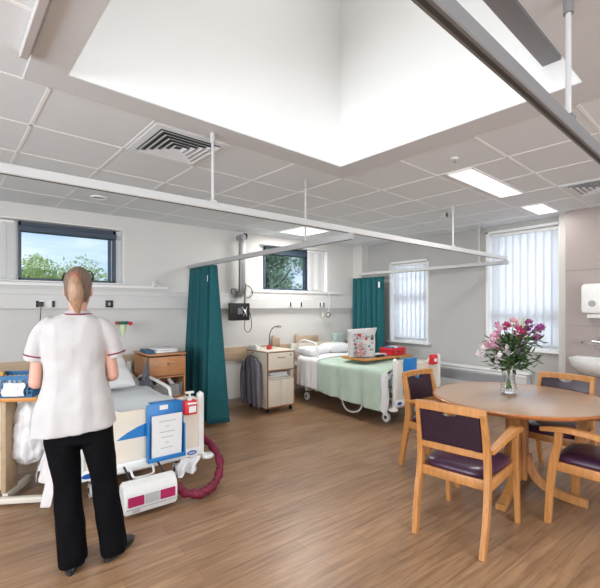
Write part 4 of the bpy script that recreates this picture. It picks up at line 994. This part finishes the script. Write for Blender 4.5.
# pale armchair behind the far bed
t = thing('high_back_armchair', 'pale grey-green armchair back showing between the pillow and the printed bag', 'armchair', (5.06, 5.12, 0), R(0)); t.scale = (.8, 1, .97)
one('backrest', lambda b: box(b, -.16, .16, .10, .22, .42, 1.05, bev=.05, seg=4, M=Matrix.Rotation(R(-4), 4, 'X')), gcloth_m, t, smooth=60)
one('seat', lambda b: box(b, -.16, .16, -.32, .14, .30, .44, bev=.04, seg=3), gcloth_m, t, smooth=60)
for sx in (-.15, .15):
    for sy in (-.28, .16): one('leg', lambda b: tube(b, [(sx, sy, 0), (sx, sy, .32)], 1, sq=(.035, .035)), beech_m, t)
# timber bed stop blocks on wall rail
for xx, lab in ((3.72, 'beige timber buffer block on the wall just right of the cream cabinet'), (4.36, 'beige timber buffer panel on the wall behind the far pillows')):
    w_ = .16 if xx < 4 else .50
    o = one('wall_buffer', lambda b: (box(b, -w_/2, w_/2, -.035, 0, 0, .15, bev=.012), box(b, -w_/2, -w_/2+.06, -.045, 0, .0, .19, bev=.02)), railw_m, loc=(xx, 5.393, .83), smooth=40); tag(o, lab, 'wall buffer', 'timber wall buffers')

# ------------------------------------------------------------------ the nurse
nr = bpy.data.objects.new('person', None); C.objects.link(nr)
NL = (.435, 2.62, 0)
nr.location = NL; nr.rotation_euler = (0, 0, R(-17)); nr.scale = (.88, .95, .995)
tag(nr, 'person in white tunic with maroon trim and black trousers, standing with back turned', 'person')
def ell(cx, cy, z, rx, ry, n=28, p=2.3, tilt=0):
    o = []
    for k in range(n):
        a = 2*pi*k/n; c_, s_ = cos(a), sin(a); r_ = (abs(c_)**p+abs(s_)**p)**(-1/p)
        o.append((cx+rx*c_*r_, cy+ry*s_*r_, z+tilt*c_*r_))
    return o
def limb(b, pts, rad, n=16, sm_=2): 
    tube(b, pts, rad, n=n, smooth_pts=sm_)
    sphere(b, pts[0], rad[0]*.98, seg=12); sphere(b, pts[-1], rad[-1]*.98, seg=12)
RM = lambda v: ('REMESH', dict(mode='VOXEL', voxel_size=v, use_smooth_shade=True))
def head_pts(b):
    # skull + jaw
    rings = []
    H0 = 1.455
    for z, rx, ry, cy in [(0, .030, .030, .075), (.012, .042, .055, .055), (.04, .056, .078, .036), (.07, .064, .088, .022), (.10, .070, .094, .008), (.13, .075, .098, .0), (.16, .076, .099, -.004), (.19, .069, .090, -.006), (.21, .054, .070, -.006), (.225, .030, .040, -.006), (.231, .010, .012, -.006)]:
        rings.append(ell(.006, cy+.02, H0+z-.0, rx, ry, 24, 2.1))
    loft(b, rings)
    # nose, brow, lips, ears
    tube(b, [(.006, .118, H0+.128), (.006, .132, H0+.10), (.006, .142, H0+.082), (.006, .118, H0+.070)], [.008, .010, .013, .009], n=10, smooth_pts=1)
    tube(b, [(-.045, .095, H0+.135), (-.02, .110, H0+.14), (.006, .114, H0+.136), (.032, .110, H0+.14), (.057, .095, H0+.135)], .010, n=8, smooth_pts=1)
    tube(b, [(-.016, .108, H0+.050), (.006, .118, H0+.051), (.028, .108, H0+.050)], [.005, .008, .005], n=8, smooth_pts=1)
    for s_ in (-1, 1):
        sphere(b, (.006+s_*.076, .012, H0+.098), .03, sx=.32, sy=.62, sz=1.05, seg=12, M=Matrix.Rotation(R(12)*s_, 4, 'Z'))
    # neck
    loft(b, [ell(.004, -.01, 1.36, .060, .062), ell(.004, .0, 1.42, .052, .055), ell(.005, .012, 1.49, .050, .054), ell(.006, .02, 1.53, .052, .06)])
def handf(b, w, d, up, side):
    """w wrist, d finger direction, up back-of-hand normal, side = thumb direction"""
    w, d, up, side = V(w), V(d).normalized(), V(up).normalized(), V(side).normalized()
    rings = []
    for f, hw, ht in [(0, .026, .019), (.02, .031, .018), (.05, .040, .016), (.075, .042, .014), (.088, .040, .012)]:
        c_ = w+d*f; rings.append([c_+side*(hw*cos(2*pi*k/14))+up*(ht*sin(2*pi*k/14)) for k in range(14)])
    loft(b, rings)
    for k, (off, ln) in enumerate([(.030, .070), (.010, .078), (-.010, .072), (-.029, .058)]):
        p0 = w+d*.072+side*off; q = d; pts = [p0]; cur = p0
        for seg, bend in ((.44, .35), (.32, .75), (.26, 1.05)):
            dd = (q*cos(bend)-up*sin(bend)); cur = cur+dd*ln*seg; pts.append(cur)
        limb(b, pts, [.0092, .0088, .0082, .0070], n=10, sm_=1)
    p0 = w+d*.025+side*.024; pts = [p0, p0+side*.026+d*.018-up*.006, p0+side*.036+d*.044-up*.016, p0+side*.032+d*.064-up*.026]
    limb(b, pts, [.014, .0115, .0102, .008], n=10, sm_=1)
b = BM()
head_pts(b)
loft(b, [ell(.0, .0, .80, .15, .09), ell(0, 0, .92, .165, .105), ell(-.005, 0, 1.05, .135, .088), ell(-.01, 0, 1.18, .15, .092), ell(-.01, 0, 1.30, .165, .088), ell(-.008, -.004, 1.37, .14, .066), ell(0, -.006, 1.405, .07, .055)])
for s_ in (-1, 1):
    sh = (s_*.165-.012, -.005, 1.345); el = (s_*.222-.010, .0, 1.045 if s_ < 0 else 1.065); wr = (s_*.125, .21, 1.035)
    limb(b, [sh, ((sh[0]+el[0])/2+s_*.012, -.005, 1.2), el], [.038, .038, .037])
    limb(b, [el, ((el[0]+wr[0])/2+s_*.015, .11, 1.04), wr], [.039, .035, .024])
    handf(b, wr, (-s_*.35, .9, -.15), (s_*.35, .15, .9), (-s_*.9, -.3, .3))
    # legs under the trousers
hipL, hipR = -.090, .108
ftL, ftR = (-.018, -.04), (.215, .0)
for (hx_, (fx, fy)) in ((hipL, ftL), (hipR, ftR)):
    limb(b, [(hx_, 0, .82), (hx_*.5+fx*.5, .01, .46), (fx, fy, .10)], [.08, .05, .036])
body = obj('body', b, skin_m, nr, smooth=True, mods=(RM(.0045), ('SMOOTH', dict(iterations=2))))
one('eyes', lambda b: [sphere(b, (.006+s_*.030, .103, 1.455+.115), .012) for s_ in (-1, 1)], mat('eye_white', (.7, .7, .7), .2), nr, smooth=True)
one('irises', lambda b: [sphere(b, (.006+s_*.030, .1125, 1.455+.115), .0045) for s_ in (-1, 1)], mat('iris_dark', (.05, .06, .08), .2), nr, smooth=True)
# hair: cap covering back/top of the head, pulled to a ponytail
b = BM(); H0 = 1.455
rings = []
for z, rx, ry, cy in [(.035, .050, .045, -.028), (.06, .064, .066, -.030), (.09, .073, .080, -.026), (.12, .080, .090, -.018), (.15, .084, .100, -.012), (.18, .080, .102, -.006), (.205, .068, .088, -.006), (.225, .048, .062, -.006), (.238, .024, .032, -.006), (.243, .006, .01, -.006)]:
    ring = []
    for k in range(48):
        a = 2*pi*k/48; wv = 1+.012*sin(k*5.3)
        ring.append((.006+rx*cos(a)*wv, cy+.02+ry*sin(a)*wv, H0+z))
    rings.append(ring)
loft(b, rings); obj('hair', b, hair_m, nr, smooth=80)
b = BM(); pts = [(.006, -.075, 1.628), (.006, -.112, 1.622), (.006, -.135, 1.59), (.010, -.132, 1.545), (.014, -.122, 1.495), (.020, -.110, 1.445), (.026, -.105, 1.425)]
rad = [.016, .024, .036, .044, .038, .020, .006]
rings = []; 
tube(b, pts, rad, n=36, smooth_pts=2)
for v in b.verts:
    k = noise.noise(V((v.co.x*90, v.co.y*90, v.co.z*6))); v.co.x += .004*k; v.co.y += .004*k; v.co.y = -.10+(v.co.y+.10)*.72
tl = obj('ponytail', b, tail_m, nr, smooth=80)
one('hair_tie', lambda b: tube(b, [(.006+.024*cos(a*pi/8), -.094, 1.626+.022*sin(a*pi/8)) for a in range(16)], .006, n=8, closed=True), mat('hair_tie_red', (.40, .10, .06), .7), nr, smooth=True)
one('spectacles', lambda b: [tube(b, [(.006+s_*.088, -.01, 1.615), (.006+s_*.086, .03, 1.65), (.006+s_*.07, .085, 1.668)], .0055, n=8, smooth_pts=1) for s_ in (-1, 1)] + [tube(b, [(.006+s_*.036+.034*cos(a*pi/8), .112-.1*0, 1.664+.018*sin(a*pi/8)) for a in range(16)], .004, n=6, closed=True) for s_ in (-1, 1)] + [tube(b, [(-.002, .112, 1.668), (.014, .112, 1.668)], .004, n=6)], black_m, nr, smooth=True)
# tunic
b = BM()
T = [(.765, -.015, .000, .246, .158, .020), (.80, -.014, .0, .242, .155, .014), (.90, -.012, .0, .226, .148, 0), (1.00, -.006, .0, .198, .130, 0), (1.08, -.008, .0, .180, .120, 0), (1.16, -.010, .0, .180, .116, 0), (1.25, -.014, -.002, .190, .118, 0), (1.32, -.014, -.006, .190, .110, 0), (1.365, -.013, -.008, .178, .092, 0), (1.395, -.010, -.008, .145, .075, 0), (1.418, -.004, -.006, .098, .064, 0), (1.432, .0, -.004, .068, .062, 0)]
rings = []
for j, (z, cx, cy, rx, ry, tl_) in enumerate(T):
    r = ell(cx, cy, z, rx, ry, 72, 2.4, tl_)
    f = max(0, 1-(z-.735)/.45)
    r = [(x*(1+.018*f*sin(k*2*pi/72*9+1)), y*(1+.045*f*sin(k*2*pi/72*9+1)+.015*sin(z*60+k*.3)), zz) for k, (x, y, zz) in enumerate(r)]
    rings.append(r)
loft(b, rings)
for s_ in (-1, 1):
    e = 0 if s_ < 0 else .006
    pts = [(s_*.120-.012, -.005, 1.372), (s_*.170-.012, -.005, 1.345), (s_*.205-.011, -.003, 1.28), (s_*.222-.008+e, -.002, 1.22), (s_*.232-.006+e, .0, 1.165)]
    tube(b, pts, [.046, .056, .058, .055, .057], n=24, smooth_pts=2)
tunic = obj('tunic', b, tunic_m, nr, smooth=True, mods=(RM(.007), ('SMOOTH', dict(iterations=6, factor=.6))))
tx = bpy.data.textures.new('cloth_folds', 'CLOUDS'); tx.noise_scale = .13; tx.noise_depth = 1
md = tunic.modifiers.new('folds', 'DISPLACE'); md.texture = tx; md.strength = .022; md.mid_level = .5; md.texture_coords = 'LOCAL'
for sx in (-.085, -.005, .085):
    sm_o = one('back_seam', lambda b: loft(b, [[(sx*(1+.25*abs(z-1.08)/.35)-.001, -.20, z), (sx*(1+.25*abs(z-1.08)/.35)+.001, -.20, z), (sx*(1+.25*abs(z-1.08)/.35), -.199, z)] for z in [.78+.01*k for k in range(60 if sx > -.05 or sx < -.06 else 56)]], cap=False), mat('seam_thread', (.50, .47, .46), .9), tunic)  # thin seam lines in slightly darker cloth
    mm = sm_o.modifiers.new('wrap', 'SHRINKWRAP'); mm.target = tunic; mm.wrap_method = 'PROJECT'; mm.use_project_x = False; mm.use_project_y = True; mm.use_positive_direction = True; mm.use_negative_direction = False; mm.offset = .001
for s_ in (-1, 1):
    e = 0 if s_ < 0 else .006
    one('sleeve_trim', lambda b: tube(b, [(s_*.2285-.006+e+0.0575*cos(2*pi*k/24), .0575*sin(2*pi*k/24), 1.192+s_*.012*cos(2*pi*k/24)) for k in range(24)], .0045, n=6, closed=True), mat('maroon_trim', (.20, .01, .04), .7), tunic, smooth=True)
one('collar', lambda b: loft(b, [ell(.002, -.004, 1.414, .082, .070), ell(.002, .0, 1.436, .068, .064), ell(.003, .002, 1.442, .062, .060), ell(.003, .002, 1.436, .057, .056)], cap=False), tunic_m, tunic, smooth=True, mods=(('SOLIDIFY', dict(thickness=.004)),))
one('collar_trim', lambda b: tube(b, [(.002+.083*cos(2*pi*k/28), -.005+.072*sin(2*pi*k/28), 1.423) for k in range(28)], .0045, n=6, closed=True), mat('maroon_trim', (.2, .01, .04), .7), tunic, smooth=True)
# trousers
b = BM()
loft(b, [ell(.004, 0, .70, .190, .118), ell(.002, 0, .78, .188, .122), ell(.0, 0, .86, .178, .118), ell(0, 0, .95, .16, .105)])
def leg(hx_, fx, fy, kn):
    rs = []
    for z, x, y, rx, ry in [(.80, hx_, 0, .10, .115), (.70, hx_+.1*(fx-hx_), 0, .099, .112), (.58, hx_+.3*(fx-hx_), .004, .090, .10), (.46, hx_+.48*(fx-hx_), .012, .078, .088), (.34, hx_+.62*(fx-hx_), .0+fy*.4, .080, .09), (.22, hx_+.8*(fx-hx_), fy*.7, .083, .094), (.10, fx, fy, .082, .098), (.035, fx, fy, .083, .100)]:
        r = ell(x, y, z, rx, ry, 40, 2.2); r = [(a+.004*sin(k*.9+z*25), c+.006*sin(k*.6+z*31), zz) for k, (a, c, zz) in enumerate(r)]
        rs.append(r)
    loft(b, rs)
leg(hipL, ftL[0], ftL[1], 0); leg(hipR, ftR[0], ftR[1], 0)
obj('trousers', b, blk_m, nr, smooth=True, mods=(RM(.007), ('SMOOTH', dict(iterations=4, factor=.5))))
def shoe(fx, fy, head, label):
    M_ = Matrix.Translation((fx, fy, 0)) @ Matrix.Rotation(head, 4, 'Z')
    b = BM(); rs = []
    for y, hw, ht in [(-.075, .012, .03), (-.068, .030, .055), (-.03, .036, .075), (.03, .036, .080), (.08, .042, .062), (.13, .046, .046), (.17, .040, .036), (.195, .024, .026), (.202, .008, .014)]:
        rs.append([(hw*cos(2*pi*k/20), y, .012+max(0, (ht-.012)*(.5+.5*sin(2*pi*k/20)))) for k in range(20)])
    loft(b, rs); bmesh.ops.transform(b, matrix=M_, verts=b.verts)
    o = obj('shoe', b, mat('black_leather', (.012, .012, .013), .4), nr, smooth=60)
    b = BM(); rs = []
    loft(b, [[(w2*cos(2*pi*k/24)*(1+.1*sin(2*pi*k/24)), .062+.142*sin(2*pi*k/24), z) for k in range(24)] for w2, z in ((.043, 0.0), (.047, .006), (.045, .018))])
    bmesh.ops.transform(b, matrix=M_, verts=b.verts); obj('sole', b, rub_m, o, smooth=40)
shoe(ftL[0]-.005, ftL[1]-.02, R(4), ''); shoe(ftR[0]+.0, ftR[1]-.01, R(-35), '')
